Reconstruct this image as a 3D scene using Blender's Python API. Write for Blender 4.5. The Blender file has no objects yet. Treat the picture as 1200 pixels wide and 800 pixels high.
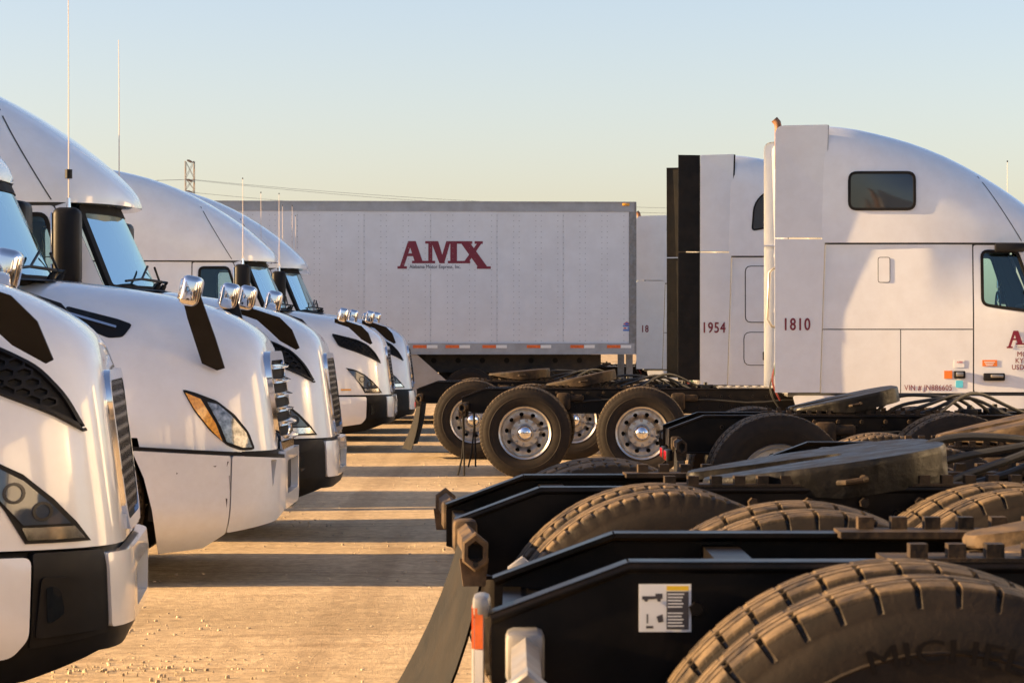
import bpy, bmesh, math, random
from mathutils import Vector, Matrix
from mathutils.geometry import delaunay_2d_cdt
R = math.radians
random.seed(7)
scene = bpy.context.scene
COL = scene.collection

# ---------------------------------------------------------------- camera
cam_d = bpy.data.cameras.new("camera")
cam = bpy.data.objects.new("camera", cam_d)
COL.objects.link(cam)
cam.location = (0, 0, 1.6)
cam.rotation_euler = (R(90) - 5.0 / 3200.0, 0, 0)
cam_d.sensor_width = 36.0
cam_d.lens = 36.0 * 3200.0 / 1200.0
cam_d.clip_start = 0.1
cam_d.clip_end = 20000
cam_d.dof.use_dof = True
cam_d.dof.focus_distance = 24.0
cam_d.dof.aperture_fstop = 20.0
scene.camera = cam

# ---------------------------------------------------------------- light
SUN_EL, SUN_AZ = R(14.0), R(3.0)          # elevation; azimuth away from -X towards the camera
to_sun = Vector((-math.cos(SUN_EL) * math.cos(SUN_AZ), -math.cos(SUN_EL) * math.sin(SUN_AZ), math.sin(SUN_EL)))
world = bpy.data.worlds.new("World")
scene.world = world
world.use_nodes = True
wn, wl = world.node_tree.nodes, world.node_tree.links
sky = wn.new("ShaderNodeTexSky")
sky.sky_type = 'NISHITA'
sky.sun_disc = False
sky.sun_elevation = SUN_EL
sky.sun_rotation = math.atan2(to_sun.x, to_sun.y)
sky.altitude = 100
sky.air_density = 1.0
sky.dust_density = 1.3
sky.ozone_density = 1.6
tint = wn.new("ShaderNodeMix")
tint.data_type = 'RGBA'
tint.blend_type = 'MULTIPLY'
tint.inputs["Factor"].default_value = 1.0
tint.inputs["B"].default_value = (1.075, 0.94, 0.985, 1)     # hue correction of the whole sky, slightly towards rose
wl.new(sky.outputs[0], tint.inputs["A"])
wl.new(tint.outputs["Result"], wn["Background"].inputs[0])
wn["Background"].inputs[1].default_value = 0.062
sun_d = bpy.data.lights.new("sun", 'SUN')
sun_d.energy = 5.0
sun_d.angle = R(0.5)
sun_d.color = (1.0, 0.66, 0.32)
sun = bpy.data.objects.new("sun", sun_d)
COL.objects.link(sun)
sun.rotation_euler = to_sun.to_track_quat('Z', 'Y').to_euler()
scene.view_settings.view_transform = 'Standard'
scene.view_settings.look = 'None'
scene.view_settings.exposure = 1.98
scene.view_settings.gamma = 1.0
scene.view_settings.use_curve_mapping = False
scene.render.film_transparent = False
scene.cycles.use_denoising = True
scene.cycles.max_bounces = 8
scene.cycles.transparent_max_bounces = 12

# ---------------------------------------------------------------- materials
MATS = {}


def mat(name, col, rough=0.5, metal=0.0, coat=0.0, spec=0.5, noise=None, bump=None, dust=None, emit=None):
    """noise=(scale, amount) colour variation; bump=(scale, strength); dust=(scale, colour, amount)."""
    m = bpy.data.materials.new(name)
    m.use_nodes = True
    nt = m.node_tree
    b = nt.nodes["Principled BSDF"]
    b.inputs["Base Color"].default_value = (*col, 1)
    b.inputs["Roughness"].default_value = rough
    b.inputs["Metallic"].default_value = metal
    b.inputs["Specular IOR Level"].default_value = spec
    b.inputs["Coat Weight"].default_value = coat
    b.inputs["Coat Roughness"].default_value = 0.04
    tc = nt.nodes.new("ShaderNodeTexCoord")
    last = None
    if noise:
        n = nt.nodes.new("ShaderNodeTexNoise")
        n.inputs["Scale"].default_value = noise[0]
        n.inputs["Detail"].default_value = 6
        nt.links.new(tc.outputs["Object"], n.inputs["Vector"])
        r = nt.nodes.new("ShaderNodeValToRGB")
        a = noise[1]
        r.color_ramp.elements[0].position = 0.3
        r.color_ramp.elements[1].position = 0.7
        r.color_ramp.elements[0].color = (*[c * (1 - a) for c in col], 1)
        r.color_ramp.elements[1].color = (*[min(1, c * (1 + a)) for c in col], 1)
        nt.links.new(n.outputs["Fac"], r.inputs["Fac"])
        last = r.outputs["Color"]
    if dust:
        n = nt.nodes.new("ShaderNodeTexNoise")
        n.inputs["Scale"].default_value = dust[0]
        n.inputs["Detail"].default_value = 8
        n.inputs["Roughness"].default_value = 0.65
        nt.links.new(tc.outputs["Object"], n.inputs["Vector"])
        mr = nt.nodes.new("ShaderNodeMapRange")
        mr.inputs["From Min"].default_value = 0.38
        mr.inputs["From Max"].default_value = 0.72
        mr.inputs["To Min"].default_value = 0.0
        mr.inputs["To Max"].default_value = dust[2]
        nt.links.new(n.outputs["Fac"], mr.inputs["Value"])
        mx = nt.nodes.new("ShaderNodeMix")
        mx.data_type = 'RGBA'
        nt.links.new(mr.outputs["Result"], mx.inputs["Factor"])
        if last:
            nt.links.new(last, mx.inputs["A"])
        else:
            mx.inputs["A"].default_value = (*col, 1)
        mx.inputs["B"].default_value = (*dust[1], 1)
        last = mx.outputs["Result"]
        m2 = nt.nodes.new("ShaderNodeMapRange")
        m2.inputs["To Min"].default_value = rough
        m2.inputs["To Max"].default_value = min(1.0, rough + 0.45)
        nt.links.new(mr.outputs["Result"], m2.inputs["Value"])
        nt.links.new(m2.outputs["Result"], b.inputs["Roughness"])
    if last:
        nt.links.new(last, b.inputs["Base Color"])
    if bump:
        n = nt.nodes.new("ShaderNodeTexNoise")
        n.inputs["Scale"].default_value = bump[0]
        n.inputs["Detail"].default_value = 5
        nt.links.new(tc.outputs["Object"], n.inputs["Vector"])
        bp = nt.nodes.new("ShaderNodeBump")
        bp.inputs["Strength"].default_value = bump[1]
        bp.inputs["Distance"].default_value = 0.01
        nt.links.new(n.outputs["Fac"], bp.inputs["Height"])
        nt.links.new(bp.outputs["Normal"], b.inputs["Normal"])
    MATS[name] = m
    return m


TAN = (0.30, 0.23, 0.155)
mat("white_paint", (0.80, 0.81, 0.81), 0.20, coat=1.0, noise=(1.3, 0.03), dust=(5.0, (0.48, 0.43, 0.37), 0.17))
mat("scuffed_white", (0.72, 0.74, 0.76), 0.28, coat=0.7, noise=(2.0, 0.03), dust=(16.0, (0.40, 0.37, 0.33), 0.16), bump=(3, 0.10))
mat("cab_inner", (0.07, 0.068, 0.065), 0.7)
mat("interior_grey", (0.30, 0.29, 0.27), 0.8)
mat("black_plastic", (0.007, 0.007, 0.008), 0.45, spec=0.22, noise=(12, 0.3), dust=(7, (0.016, 0.014, 0.012), 0.35), bump=(260, 0.08))
mat("black_rubber", (0.008, 0.008, 0.008), 0.7, spec=0.2, noise=(9, 0.3), dust=(5, (0.030, 0.024, 0.019), 0.6), bump=(45, 0.12))
mat("frame_black", (0.003, 0.003, 0.0035), 0.30, spec=0.16, noise=(6, 0.3), dust=(5.5, (0.030, 0.019, 0.012), 0.30), bump=(60, 0.05))
mat("rusty_steel", (0.012, 0.009, 0.007), 0.55, spec=0.2, noise=(9, 0.5), dust=(9, (0.085, 0.055, 0.032), 0.75), bump=(40, 0.25))
mat("dusty_steel", (0.030, 0.022, 0.016), 0.6, spec=0.2, noise=(9, 0.5), dust=(9, (0.15, 0.10, 0.058), 0.85), bump=(40, 0.3))
mat("greasy_steel", (0.004, 0.004, 0.004), 0.36, spec=0.25, noise=(9, 0.5), dust=(9, (0.014, 0.011, 0.009), 0.7), bump=(11, 0.9))
mat("chrome", (0.80, 0.80, 0.82), 0.06, metal=1.0)
mat("aluminium", (0.55, 0.54, 0.52), 0.30, metal=1.0, noise=(14, 0.15), dust=(10, TAN, 0.55))
mat("galvanised", (0.26, 0.26, 0.26), 0.42, metal=0.6, noise=(20, 0.2), dust=(8, TAN, 0.5))
mat("steel_nut", (0.40, 0.38, 0.35), 0.35, metal=0.9, dust=(30, TAN, 0.5))
mat("hole_black", (0.006, 0.006, 0.006), 0.9)
mat("amber", (0.95, 0.36, 0.02), 0.15, coat=1.0, noise=(60, 0.35))
mat("red_lens", (0.45, 0.01, 0.015), 0.2, coat=1.0)
mat("lamp_glass", (0.045, 0.06, 0.085), 0.06, coat=1.0)
mat("reflector", (0.62, 0.62, 0.62), 0.15, metal=1.0, noise=(22, 0.45))
mat("dark_glass", (0.010, 0.014, 0.018), 0.05, coat=1.0)
mat("maroon", (0.20, 0.014, 0.032), 0.4)
mat("text_grey", (0.10, 0.10, 0.12), 0.5)
mat("letter_rubber", (0.010, 0.008, 0.007), 0.6, spec=0.1)
mat("dark_chrome", (0.035, 0.035, 0.038), 0.25, metal=0.6)
mat("lamp_clear", (0.20, 0.20, 0.20), 0.08, metal=0.35, coat=1.0, noise=(26, 0.85))
mat("tape_red", (0.85, 0.16, 0.03), 0.4, noise=(30, 0.25))
mat("tape_white", (0.86, 0.85, 0.80), 0.4)
mat("sticker_orange", (0.85, 0.22, 0.03), 0.4)
mat("sticker_blue", (0.12, 0.62, 0.80), 0.4)
mat("sticker_white", (0.80, 0.80, 0.78), 0.4)
mat("sticker_yellow", (0.85, 0.55, 0.03), 0.4)
mat("sticker_dark", (0.05, 0.045, 0.05), 0.5)
mat("decal_blue", (0.05, 0.18, 0.55), 0.4)
mat("decal_red", (0.62, 0.10, 0.10), 0.4)
mat("trailer_skin", (0.76, 0.77, 0.775), 0.42, coat=0.2, noise=(0.7, 0.03), dust=(2.5, (0.48, 0.45, 0.42), 0.25))
mat("trailer_rail", (0.42, 0.425, 0.43), 0.45, metal=0.35, noise=(4, 0.1), dust=(5, (0.30, 0.27, 0.24), 0.4))
mat("skirt_grey", (0.42, 0.40, 0.37), 0.5, dust=(4, TAN, 0.5))
mat("under_black", (0.02, 0.018, 0.017), 0.7, dust=(5, (0.10, 0.075, 0.05), 0.6))
mat("hose_black", (0.02, 0.02, 0.02), 0.5)
mat("hose_green", (0.008, 0.06, 0.02), 0.5)
mat("hose_red", (0.12, 0.012, 0.012), 0.5)
mat("pylon_steel", (0.14, 0.11, 0.10), 0.7)
mat("wire", (0.10, 0.10, 0.11), 0.7)
mat("antenna_white", (0.62, 0.52, 0.44), 0.5)
mat("antenna_red", (0.55, 0.16, 0.10), 0.5)
mat("stone", (0.40, 0.32, 0.22), 0.9, noise=(9, 0.35))
mat("flap_print", (0.30, 0.26, 0.20), 0.7)
mat("rust_pipe", (0.22, 0.11, 0.06), 0.6, metal=0.4, noise=(20, 0.4))


def glass_mat(name, tint, refl=1.0, gcol=(0.95, 1.0, 1.0)):
    m = bpy.data.materials.new(name)
    m.use_nodes = True
    nt = m.node_tree
    for n in list(nt.nodes):
        nt.nodes.remove(n)
    out = nt.nodes.new("ShaderNodeOutputMaterial")
    tr = nt.nodes.new("ShaderNodeBsdfTransparent")
    tr.inputs[0].default_value = (*tint, 1)
    gl = nt.nodes.new("ShaderNodeBsdfGlossy")
    gl.inputs["Roughness"].default_value = 0.02
    gl.inputs[0].default_value = (*gcol, 1)
    fr = nt.nodes.new("ShaderNodeFresnel")
    fr.inputs[0].default_value = 1.6
    mu = nt.nodes.new("ShaderNodeMath")
    mu.operation = 'MULTIPLY_ADD'
    mu.inputs[1].default_value = refl
    mu.inputs[2].default_value = 0.04
    mu.use_clamp = True
    mx = nt.nodes.new("ShaderNodeMixShader")
    nt.links.new(fr.outputs[0], mu.inputs[0])
    nt.links.new(mu.outputs[0], mx.inputs[0])
    nt.links.new(tr.outputs[0], mx.inputs[1])
    nt.links.new(gl.outputs[0], mx.inputs[2])
    nt.links.new(mx.outputs[0], out.inputs[0])
    MATS[name] = m


glass_mat("window_glass", (0.72, 0.93, 0.93), 0.6, (0.75, 0.95, 1.0))
glass_mat("windshield_glass", (0.50, 0.80, 0.84), 0.85, (0.66, 0.86, 0.90))


def tyre_mat():
    m = bpy.data.materials.new("tyre_rubber")
    m.use_nodes = True
    nt = m.node_tree
    L = nt.links.new
    b = nt.nodes["Principled BSDF"]
    tc = nt.nodes.new("ShaderNodeTexCoord")
    sp = nt.nodes.new("ShaderNodeSeparateXYZ")
    L(tc.outputs["Object"], sp.inputs[0])
    cb = nt.nodes.new("ShaderNodeCombineXYZ")
    L(sp.outputs[0], cb.inputs[0])
    L(sp.outputs[2], cb.inputs[2])
    ln = nt.nodes.new("ShaderNodeVectorMath")
    ln.operation = 'LENGTH'
    L(cb.outputs[0], ln.inputs[0])
    n = nt.nodes.new("ShaderNodeTexNoise")
    n.inputs["Scale"].default_value = 14
    n.inputs["Detail"].default_value = 8
    n.inputs["Roughness"].default_value = 0.7
    L(tc.outputs["Object"], n.inputs["Vector"])
    # worn tread is dusty, the side wall carries brown road film in rings
    mr = nt.nodes.new("ShaderNodeMapRange")
    mr.inputs["From Min"].default_value = 0.505
    mr.inputs["From Max"].default_value = 0.516
    L(ln.outputs["Value"], mr.inputs["Value"])
    ring = nt.nodes.new("ShaderNodeMath")
    ring.operation = 'MULTIPLY'
    ring.inputs[1].default_value = 95
    L(ln.outputs["Value"], ring.inputs[0])
    sn = nt.nodes.new("ShaderNodeMath")
    sn.operation = 'SINE'
    L(ring.outputs[0], sn.inputs[0])
    ma = nt.nodes.new("ShaderNodeMath")
    ma.operation = 'MULTIPLY_ADD'
    ma.inputs[1].default_value = 0.07
    L(sn.outputs[0], ma.inputs[0])
    L(n.outputs["Fac"], ma.inputs[2])
    r1 = nt.nodes.new("ShaderNodeValToRGB")
    r1.color_ramp.elements[0].position = 0.30
    r1.color_ramp.elements[1].position = 0.80
    r1.color_ramp.elements[0].color = (0.012, 0.0095, 0.0075, 1)
    r1.color_ramp.elements[1].color = (0.028, 0.020, 0.014, 1)
    L(ma.outputs[0], r1.inputs["Fac"])
    r2 = nt.nodes.new("ShaderNodeValToRGB")
    r2.color_ramp.elements[0].position = 0.36
    r2.color_ramp.elements[1].position = 0.66
    r2.color_ramp.elements[0].color = (0.014, 0.011, 0.009, 1)
    r2.color_ramp.elements[1].color = (0.175, 0.122, 0.068, 1)
    L(n.outputs["Fac"], r2.inputs["Fac"])
    mx = nt.nodes.new("ShaderNodeMix")
    mx.data_type = 'RGBA'
    L(mr.outputs["Result"], mx.inputs["Factor"])
    L(r1.outputs["Color"], mx.inputs["A"])
    L(r2.outputs["Color"], mx.inputs["B"])
    L(mx.outputs["Result"], b.inputs["Base Color"])
    b.inputs["Roughness"].default_value = 0.68
    b.inputs["Specular IOR Level"].default_value = 0.2
    n2 = nt.nodes.new("ShaderNodeTexNoise")
    n2.inputs["Scale"].default_value = 90
    L(tc.outputs["Object"], n2.inputs["Vector"])
    bp = nt.nodes.new("ShaderNodeBump")
    bp.inputs["Strength"].default_value = 0.22
    bp.inputs["Distance"].default_value = 0.003
    L(n2.outputs["Fac"], bp.inputs["Height"])
    L(bp.outputs["Normal"], b.inputs["Normal"])
    # fine sipes cut across the tread
    at = nt.nodes.new("ShaderNodeMath")
    at.operation = 'ARCTAN2'
    L(sp.outputs[2], at.inputs[0])
    L(sp.outputs[0], at.inputs[1])
    zz = nt.nodes.new("ShaderNodeMath")
    zz.operation = 'MULTIPLY_ADD'
    zz.inputs[1].default_value = 46 * 4 / (2 * math.pi)
    L(at.outputs[0], zz.inputs[0])
    wv = nt.nodes.new("ShaderNodeMath")
    wv.operation = 'MULTIPLY'
    wv.inputs[1].default_value = 160
    L(sp.outputs[1], wv.inputs[0])
    ws = nt.nodes.new("ShaderNodeMath")
    ws.operation = 'SINE'
    L(wv.outputs[0], ws.inputs[0])
    w2 = nt.nodes.new("ShaderNodeMath")
    w2.operation = 'MULTIPLY'
    w2.inputs[1].default_value = 0.22
    L(ws.outputs[0], w2.inputs[0])
    L(w2.outputs[0], zz.inputs[2])
    fr_ = nt.nodes.new("ShaderNodeMath")
    fr_.operation = 'FRACT'
    L(zz.outputs[0], fr_.inputs[0])
    lt = nt.nodes.new("ShaderNodeMath")
    lt.operation = 'GREATER_THAN'
    lt.inputs[1].default_value = 0.14
    L(fr_.outputs[0], lt.inputs[0])
    one = nt.nodes.new("ShaderNodeMath")
    one.operation = 'MULTIPLY'
    L(lt.outputs[0], one.inputs[0])
    L(mr.outputs["Result"], one.inputs[1])
    b2 = nt.nodes.new("ShaderNodeBump")
    b2.inputs["Strength"].default_value = 0.8
    b2.inputs["Distance"].default_value = 0.004
    L(one.outputs[0], b2.inputs["Height"])
    L(bp.outputs["Normal"], b2.inputs["Normal"])
    L(b2.outputs["Normal"], b.inputs["Normal"])
    MATS["tyre_rubber"] = m


tyre_mat()


def ground_mat():
    m = bpy.data.materials.new("dirt_lot")
    m.use_nodes = True
    nt = m.node_tree
    L = nt.links.new
    b = nt.nodes["Principled BSDF"]
    tc = nt.nodes.new("ShaderNodeTexCoord")

    def noise(scale, detail=6, rough=0.6, sx=1.0):
        n = nt.nodes.new("ShaderNodeTexNoise")
        n.inputs["Scale"].default_value = scale
        n.inputs["Detail"].default_value = detail
        n.inputs["Roughness"].default_value = rough
        mp = nt.nodes.new("ShaderNodeMapping")
        mp.inputs["Scale"].default_value = (sx, 1, 1)
        L(tc.outputs["Object"], mp.inputs[0])
        L(mp.outputs[0], n.inputs["Vector"])
        return n.outputs["Fac"]
    a = noise(0.55, 5, 0.6, 0.35)
    c = noise(9, 9, 0.75)
    d = noise(55, 5, 0.7)
    r1 = nt.nodes.new("ShaderNodeValToRGB")
    r1.color_ramp.elements[0].position = 0.32
    r1.color_ramp.elements[1].position = 0.68
    r1.color_ramp.elements[0].color = (0.43, 0.33, 0.205, 1)
    r1.color_ramp.elements[1].color = (0.60, 0.465, 0.30, 1)
    L(a, r1.inputs["Fac"])
    r2 = nt.nodes.new("ShaderNodeValToRGB")
    r2.color_ramp.elements[0].position = 0.34
    r2.color_ramp.elements[1].position = 0.66
    r2.color_ramp.elements[0].color = (0.70, 0.68, 0.66, 1)
    r2.color_ramp.elements[1].color = (1.12, 1.12, 1.1, 1)
    L(c, r2.inputs["Fac"])
    mx = nt.nodes.new("ShaderNodeMix")
    mx.data_type = 'RGBA'
    mx.blend_type = 'MULTIPLY'
    mx.inputs["Factor"].default_value = 1
    L(r1.outputs["Color"], mx.inputs["A"])
    L(r2.outputs["Color"], mx.inputs["B"])
    v = nt.nodes.new("ShaderNodeTexVoronoi")
    v.inputs["Scale"].default_value = 26
    L(tc.outputs["Object"], v.inputs["Vector"])
    r3 = nt.nodes.new("ShaderNodeValToRGB")
    r3.color_ramp.elements[0].position = 0.0
    r3.color_ramp.elements[1].position = 0.9
    r3.color_ramp.elements[0].color = (0.78, 0.78, 0.78, 1)
    r3.color_ramp.elements[1].color = (1.12, 1.1, 1.08, 1)
    L(v.outputs["Color"], r3.inputs["Fac"])
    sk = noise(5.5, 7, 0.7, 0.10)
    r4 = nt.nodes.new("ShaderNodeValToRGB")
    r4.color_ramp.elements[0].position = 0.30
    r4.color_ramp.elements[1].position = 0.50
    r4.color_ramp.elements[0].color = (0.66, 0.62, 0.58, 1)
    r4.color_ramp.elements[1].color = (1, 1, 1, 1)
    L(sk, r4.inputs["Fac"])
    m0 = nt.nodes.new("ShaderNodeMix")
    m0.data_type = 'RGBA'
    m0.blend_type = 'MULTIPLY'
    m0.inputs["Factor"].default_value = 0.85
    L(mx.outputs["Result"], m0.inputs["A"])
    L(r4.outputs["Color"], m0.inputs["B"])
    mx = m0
    tn = nt.nodes.new("ShaderNodeTexNoise")
    tn.inputs["Scale"].default_value = 1.0
    tn.inputs["Detail"].default_value = 5
    tm = nt.nodes.new("ShaderNodeMapping")
    tm.inputs["Scale"].default_value = (2.6, 0.07, 1)
    tm.inputs["Rotation"].default_value = (0, 0, 0.12)
    L(tc.outputs["Object"], tm.inputs[0])
    L(tm.outputs[0], tn.inputs["Vector"])
    r5 = nt.nodes.new("ShaderNodeValToRGB")
    r5.color_ramp.elements[0].position = 0.36
    r5.color_ramp.elements[1].position = 0.52
    r5.color_ramp.elements[0].color = (0.78, 0.76, 0.74, 1)
    r5.color_ramp.elements[1].color = (1.03, 1.03, 1.03, 1)
    L(tn.outputs["Fac"], r5.inputs["Fac"])
    m9 = nt.nodes.new("ShaderNodeMix")
    m9.data_type = 'RGBA'
    m9.blend_type = 'MULTIPLY'
    m9.inputs["Factor"].default_value = 0.9
    L(mx.outputs["Result"], m9.inputs["A"])
    L(r5.outputs["Color"], m9.inputs["B"])
    mx = m9
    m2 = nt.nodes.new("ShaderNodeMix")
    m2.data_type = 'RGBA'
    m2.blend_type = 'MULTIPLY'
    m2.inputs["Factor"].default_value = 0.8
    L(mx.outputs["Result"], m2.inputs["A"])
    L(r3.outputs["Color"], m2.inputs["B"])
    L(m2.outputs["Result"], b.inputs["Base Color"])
    b.inputs["Roughness"].default_value = 0.95
    b.inputs["Specular IOR Level"].default_value = 0.15
    add = nt.nodes.new("ShaderNodeMath")
    add.operation = 'MULTIPLY_ADD'
    add.inputs[1].default_value = 1.3
    L(c, add.inputs[0])
    L(d, add.inputs[2])
    bp = nt.nodes.new("ShaderNodeBump")
    bp.inputs["Strength"].default_value = 0.55
    bp.inputs["Distance"].default_value = 0.02
    L(add.outputs[0], bp.inputs["Height"])
    L(bp.outputs["Normal"], b.inputs["Normal"])
    MATS["dirt_lot"] = m


ground_mat()

# ---------------------------------------------------------------- mesh helpers


class MB:
    def __init__(self):
        self.v, self.f, self.m, self.s = [], [], [], []

    def add(self, vs, fs, smooth=True, mi=0):
        o = len(self.v)
        self.v += [tuple(p) for p in vs]
        for f in fs:
            self.f.append([i + o for i in f])
            self.m.append(mi)
            self.s.append(smooth)

    def box(self, x0, x1, y0, y1, z0, z1, mi=0):
        vs = [(x, y, z) for x in (x0, x1) for y in (y0, y1) for z in (z0, z1)]
        self.add(vs, [(0, 1, 3, 2), (4, 6, 7, 5), (0, 4, 5, 1), (2, 3, 7, 6), (0, 2, 6, 4), (1, 5, 7, 3)], False, mi)

    def rbox(self, c, size, r, rot=None, seg=2, mi=0):
        bm = bmesh.new()
        bmesh.ops.create_cube(bm, size=1.0)
        for v in bm.verts:
            v.co = Vector((v.co.x * size[0], v.co.y * size[1], v.co.z * size[2]))
        bmesh.ops.bevel(bm, geom=bm.edges[:], offset=r, segments=seg, affect='EDGES', profile=0.5)
        bm.verts.index_update()
        M = (rot or Matrix.Identity(3))
        vs = [M @ v.co + Vector(c) for v in bm.verts]
        fs = [[v.index for v in f.verts] for f in bm.faces]
        bm.free()
        self.add(vs, fs, True, mi)

    def cyl(self, p0, p1, r0, r1=None, n=14, caps=True, mi=0):
        r1 = r0 if r1 is None else r1
        p0, p1 = Vector(p0), Vector(p1)
        d = (p1 - p0).normalized()
        a = d.orthogonal().normalized()
        b = d.cross(a)
        vs, fs = [], []
        for i in range(n):
            t = 2 * math.pi * i / n
            o = a * math.cos(t) + b * math.sin(t)
            vs.append(p0 + o * r0)
            vs.append(p1 + o * r1)
        for i in range(n):
            j = (i + 1) % n
            fs.append((2 * i, 2 * j, 2 * j + 1, 2 * i + 1))
        self.add(vs, fs, True, mi)
        if caps:
            self.add(vs, [[2 * i for i in range(n)][::-1], [2 * i + 1 for i in range(n)]], False, mi)

    def tube(self, pts, r, n=8, mi=0):
        pts = [Vector(p) for p in pts]
        rings = []
        prev = None
        for i, p in enumerate(pts):
            d = (pts[min(i + 1, len(pts) - 1)] - pts[max(i - 1, 0)]).normalized()
            if prev is None:
                a = d.orthogonal().normalized()
            else:
                a = (prev - d * prev.dot(d)).normalized()
            prev = a
            b = d.cross(a)
            rr = r[i] if isinstance(r, (list, tuple)) else r
            rings.append([p + (a * math.cos(2 * math.pi * k / n) + b * math.sin(2 * math.pi * k / n)) * rr for k in range(n)])
        self.loft(rings, True, True, mi)

    def loft(self, rings, closed=False, cap=False, mi=0, smooth=True):
        n = len(rings[0])
        vs = [p for r in rings for p in r]
        fs = []
        for i in range(len(rings) - 1):
            for k in range(n if closed else n - 1):
                j = (k + 1) % n
                fs.append((i * n + k, i * n + j, (i + 1) * n + j, (i + 1) * n + k))
        if cap:
            fs.append(list(range(n))[::-1])
            fs.append([(len(rings) - 1) * n + k for k in range(n)])
        self.add(vs, fs, smooth, mi)

    def lathe(self, prof, c=(0, 0, 0), n=40, mi=0, closed=False):
        """profile of (radius, y) turned about the Y axis."""
        rings = []
        for i in range(n + 1):
            t = 2 * math.pi * (i % n) / n
            rings.append([(c[0] + r * math.cos(t), c[1] + y, c[2] + r * math.sin(t)) for r, y in prof])
        np_ = len(prof)
        vs = [p for r in rings[:-1] for p in r]
        fs = []
        for i in range(n):
            j = (i + 1) % n
            for k in range(np_ if closed else np_ - 1):
                l = (k + 1) % np_
                fs.append((i * np_ + k, i * np_ + l, j * np_ + l, j * np_ + k))
        self.add(vs, fs, True, mi)

    def prism(self, poly, y0, y1, axis='y', mi=0):
        """polygon in the plane across `axis`, extruded between two values."""
        n = len(poly)

        def P(a, b, c):
            return {'y': (a, c, b), 'z': (a, b, c), 'x': (c, a, b)}[axis]
        vs = [P(a, b, y0) for a, b in poly] + [P(a, b, y1) for a, b in poly]
        fs = [list(range(n)), list(range(n, 2 * n))[::-1]]
        for i in range(n):
            j = (i + 1) % n
            fs.append((i, i + n, j + n, j))
        self.add(vs, fs, False, mi)

    def mesh(self, name, mats, sharp=38):
        me = bpy.data.meshes.new(name)
        me.from_pydata(self.v, [], self.f)
        for k in mats:
            me.materials.append(MATS[k])
        for p, mi, s in zip(me.polygons, self.m, self.s):
            p.material_index = mi
            p.use_smooth = s
        bm = bmesh.new()
        bm.from_mesh(me)
        bmesh.ops.remove_doubles(bm, verts=bm.verts, dist=1e-5)
        bmesh.ops.recalc_face_normals(bm, faces=bm.faces)
        bm.to_mesh(me)
        bm.free()
        me.set_sharp_from_angle(angle=R(sharp))
        me.update()
        return me


def obj(name, geo, mats, parent=None, loc=(0, 0, 0), sharp=38):
    if isinstance(mats, str):
        mats = [mats]
    me = geo.mesh(name, mats, sharp) if isinstance(geo, MB) else geo
    o = bpy.data.objects.new(name, me)
    COL.objects.link(o)
    o.location = loc
    if parent:
        o.parent = parent
    return o


def thing(name, label, cat, loc=(0, 0, 0), rz=0, group=None):
    o = bpy.data.objects.new(name, None)
    o.empty_display_size = 0.3
    COL.objects.link(o)
    o.location = loc
    o.rotation_euler = (0, 0, rz)
    o["label"] = label
    o["category"] = cat
    if group:
        o["group"] = group
    return o


def copy_tree(o, parent=None):
    c = o.copy()
    COL.objects.link(c)
    c.parent = parent
    for ch in list(o.children):
        copy_tree(ch, c)
    return c


def pinterp(tab):
    """smooth monotone interpolation of a table of (x, y), x ascending."""
    xs = [a for a, _ in tab]
    ys = [b for _, b in tab]
    n = len(xs)
    h = [xs[i + 1] - xs[i] for i in range(n - 1)]
    d = [(ys[i + 1] - ys[i]) / h[i] for i in range(n - 1)]
    m = [d[0]] + [0 if d[i - 1] * d[i] <= 0 else 2 * d[i - 1] * d[i] / (d[i - 1] + d[i]) for i in range(1, n - 1)] + [d[-1]]

    def f(x):
        if x <= xs[0]:
            return ys[0]
        if x >= xs[-1]:
            return ys[-1]
        i = 0
        while x > xs[i + 1]:
            i += 1
        t = (x - xs[i]) / h[i]
        return ((2 * t ** 3 - 3 * t * t + 1) * ys[i] + (t ** 3 - 2 * t * t + t) * h[i] * m[i]
                + (-2 * t ** 3 + 3 * t * t) * ys[i + 1] + (t ** 3 - t * t) * h[i] * m[i + 1])
    return f


def round_poly(poly, r, n=4):
    out = []
    k = len(poly)
    for i in range(k):
        p0, p1, p2 = Vector(poly[i - 1]), Vector(poly[i]), Vector(poly[(i + 1) % k])
        rr = r[i] if isinstance(r, (list, tuple)) else r
        if rr <= 0:
            out.append(tuple(p1))
            continue
        a, b = (p0 - p1), (p2 - p1)
        rr = min(rr, a.length * 0.48, b.length * 0.48)
        A, B = p1 + a.normalized() * rr, p1 + b.normalized() * rr
        for j in range(n + 1):
            t = j / n
            out.append(tuple((1 - t) ** 2 * A + 2 * t * (1 - t) * p1 + t * t * B))
    return out


def grow(poly, d):
    """offset a polygon outwards by d (either winding)."""
    k = len(poly)
    area = sum(poly[i][0] * poly[(i + 1) % k][1] - poly[(i + 1) % k][0] * poly[i][1] for i in range(k))
    sg = 1 if area > 0 else -1
    out = []
    for i in range(k):
        p0, p1, p2 = Vector(poly[i - 1]), Vector(poly[i]), Vector(poly[(i + 1) % k])
        e1, e2 = (p1 - p0).normalized(), (p2 - p1).normalized()
        n1, n2 = Vector((e1.y, -e1.x)) * sg, Vector((e2.y, -e2.x)) * sg
        nn = n1 + n2
        if nn.length < 1e-6:
            nn = n1
        nn.normalize()
        out.append(tuple(p1 + nn * (d / max(0.5, nn.dot(n1)))))
    return out


def inside(p, poly):
    x, y = p
    c = False
    j = len(poly) - 1
    for i in range(len(poly)):
        xi, yi = poly[i]
        xj, yj = poly[j]
        if (yi > y) != (yj > y) and x < (xj - xi) * (y - yi) / (yj - yi) + xi:
            c = not c
        j = i
    return c


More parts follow.
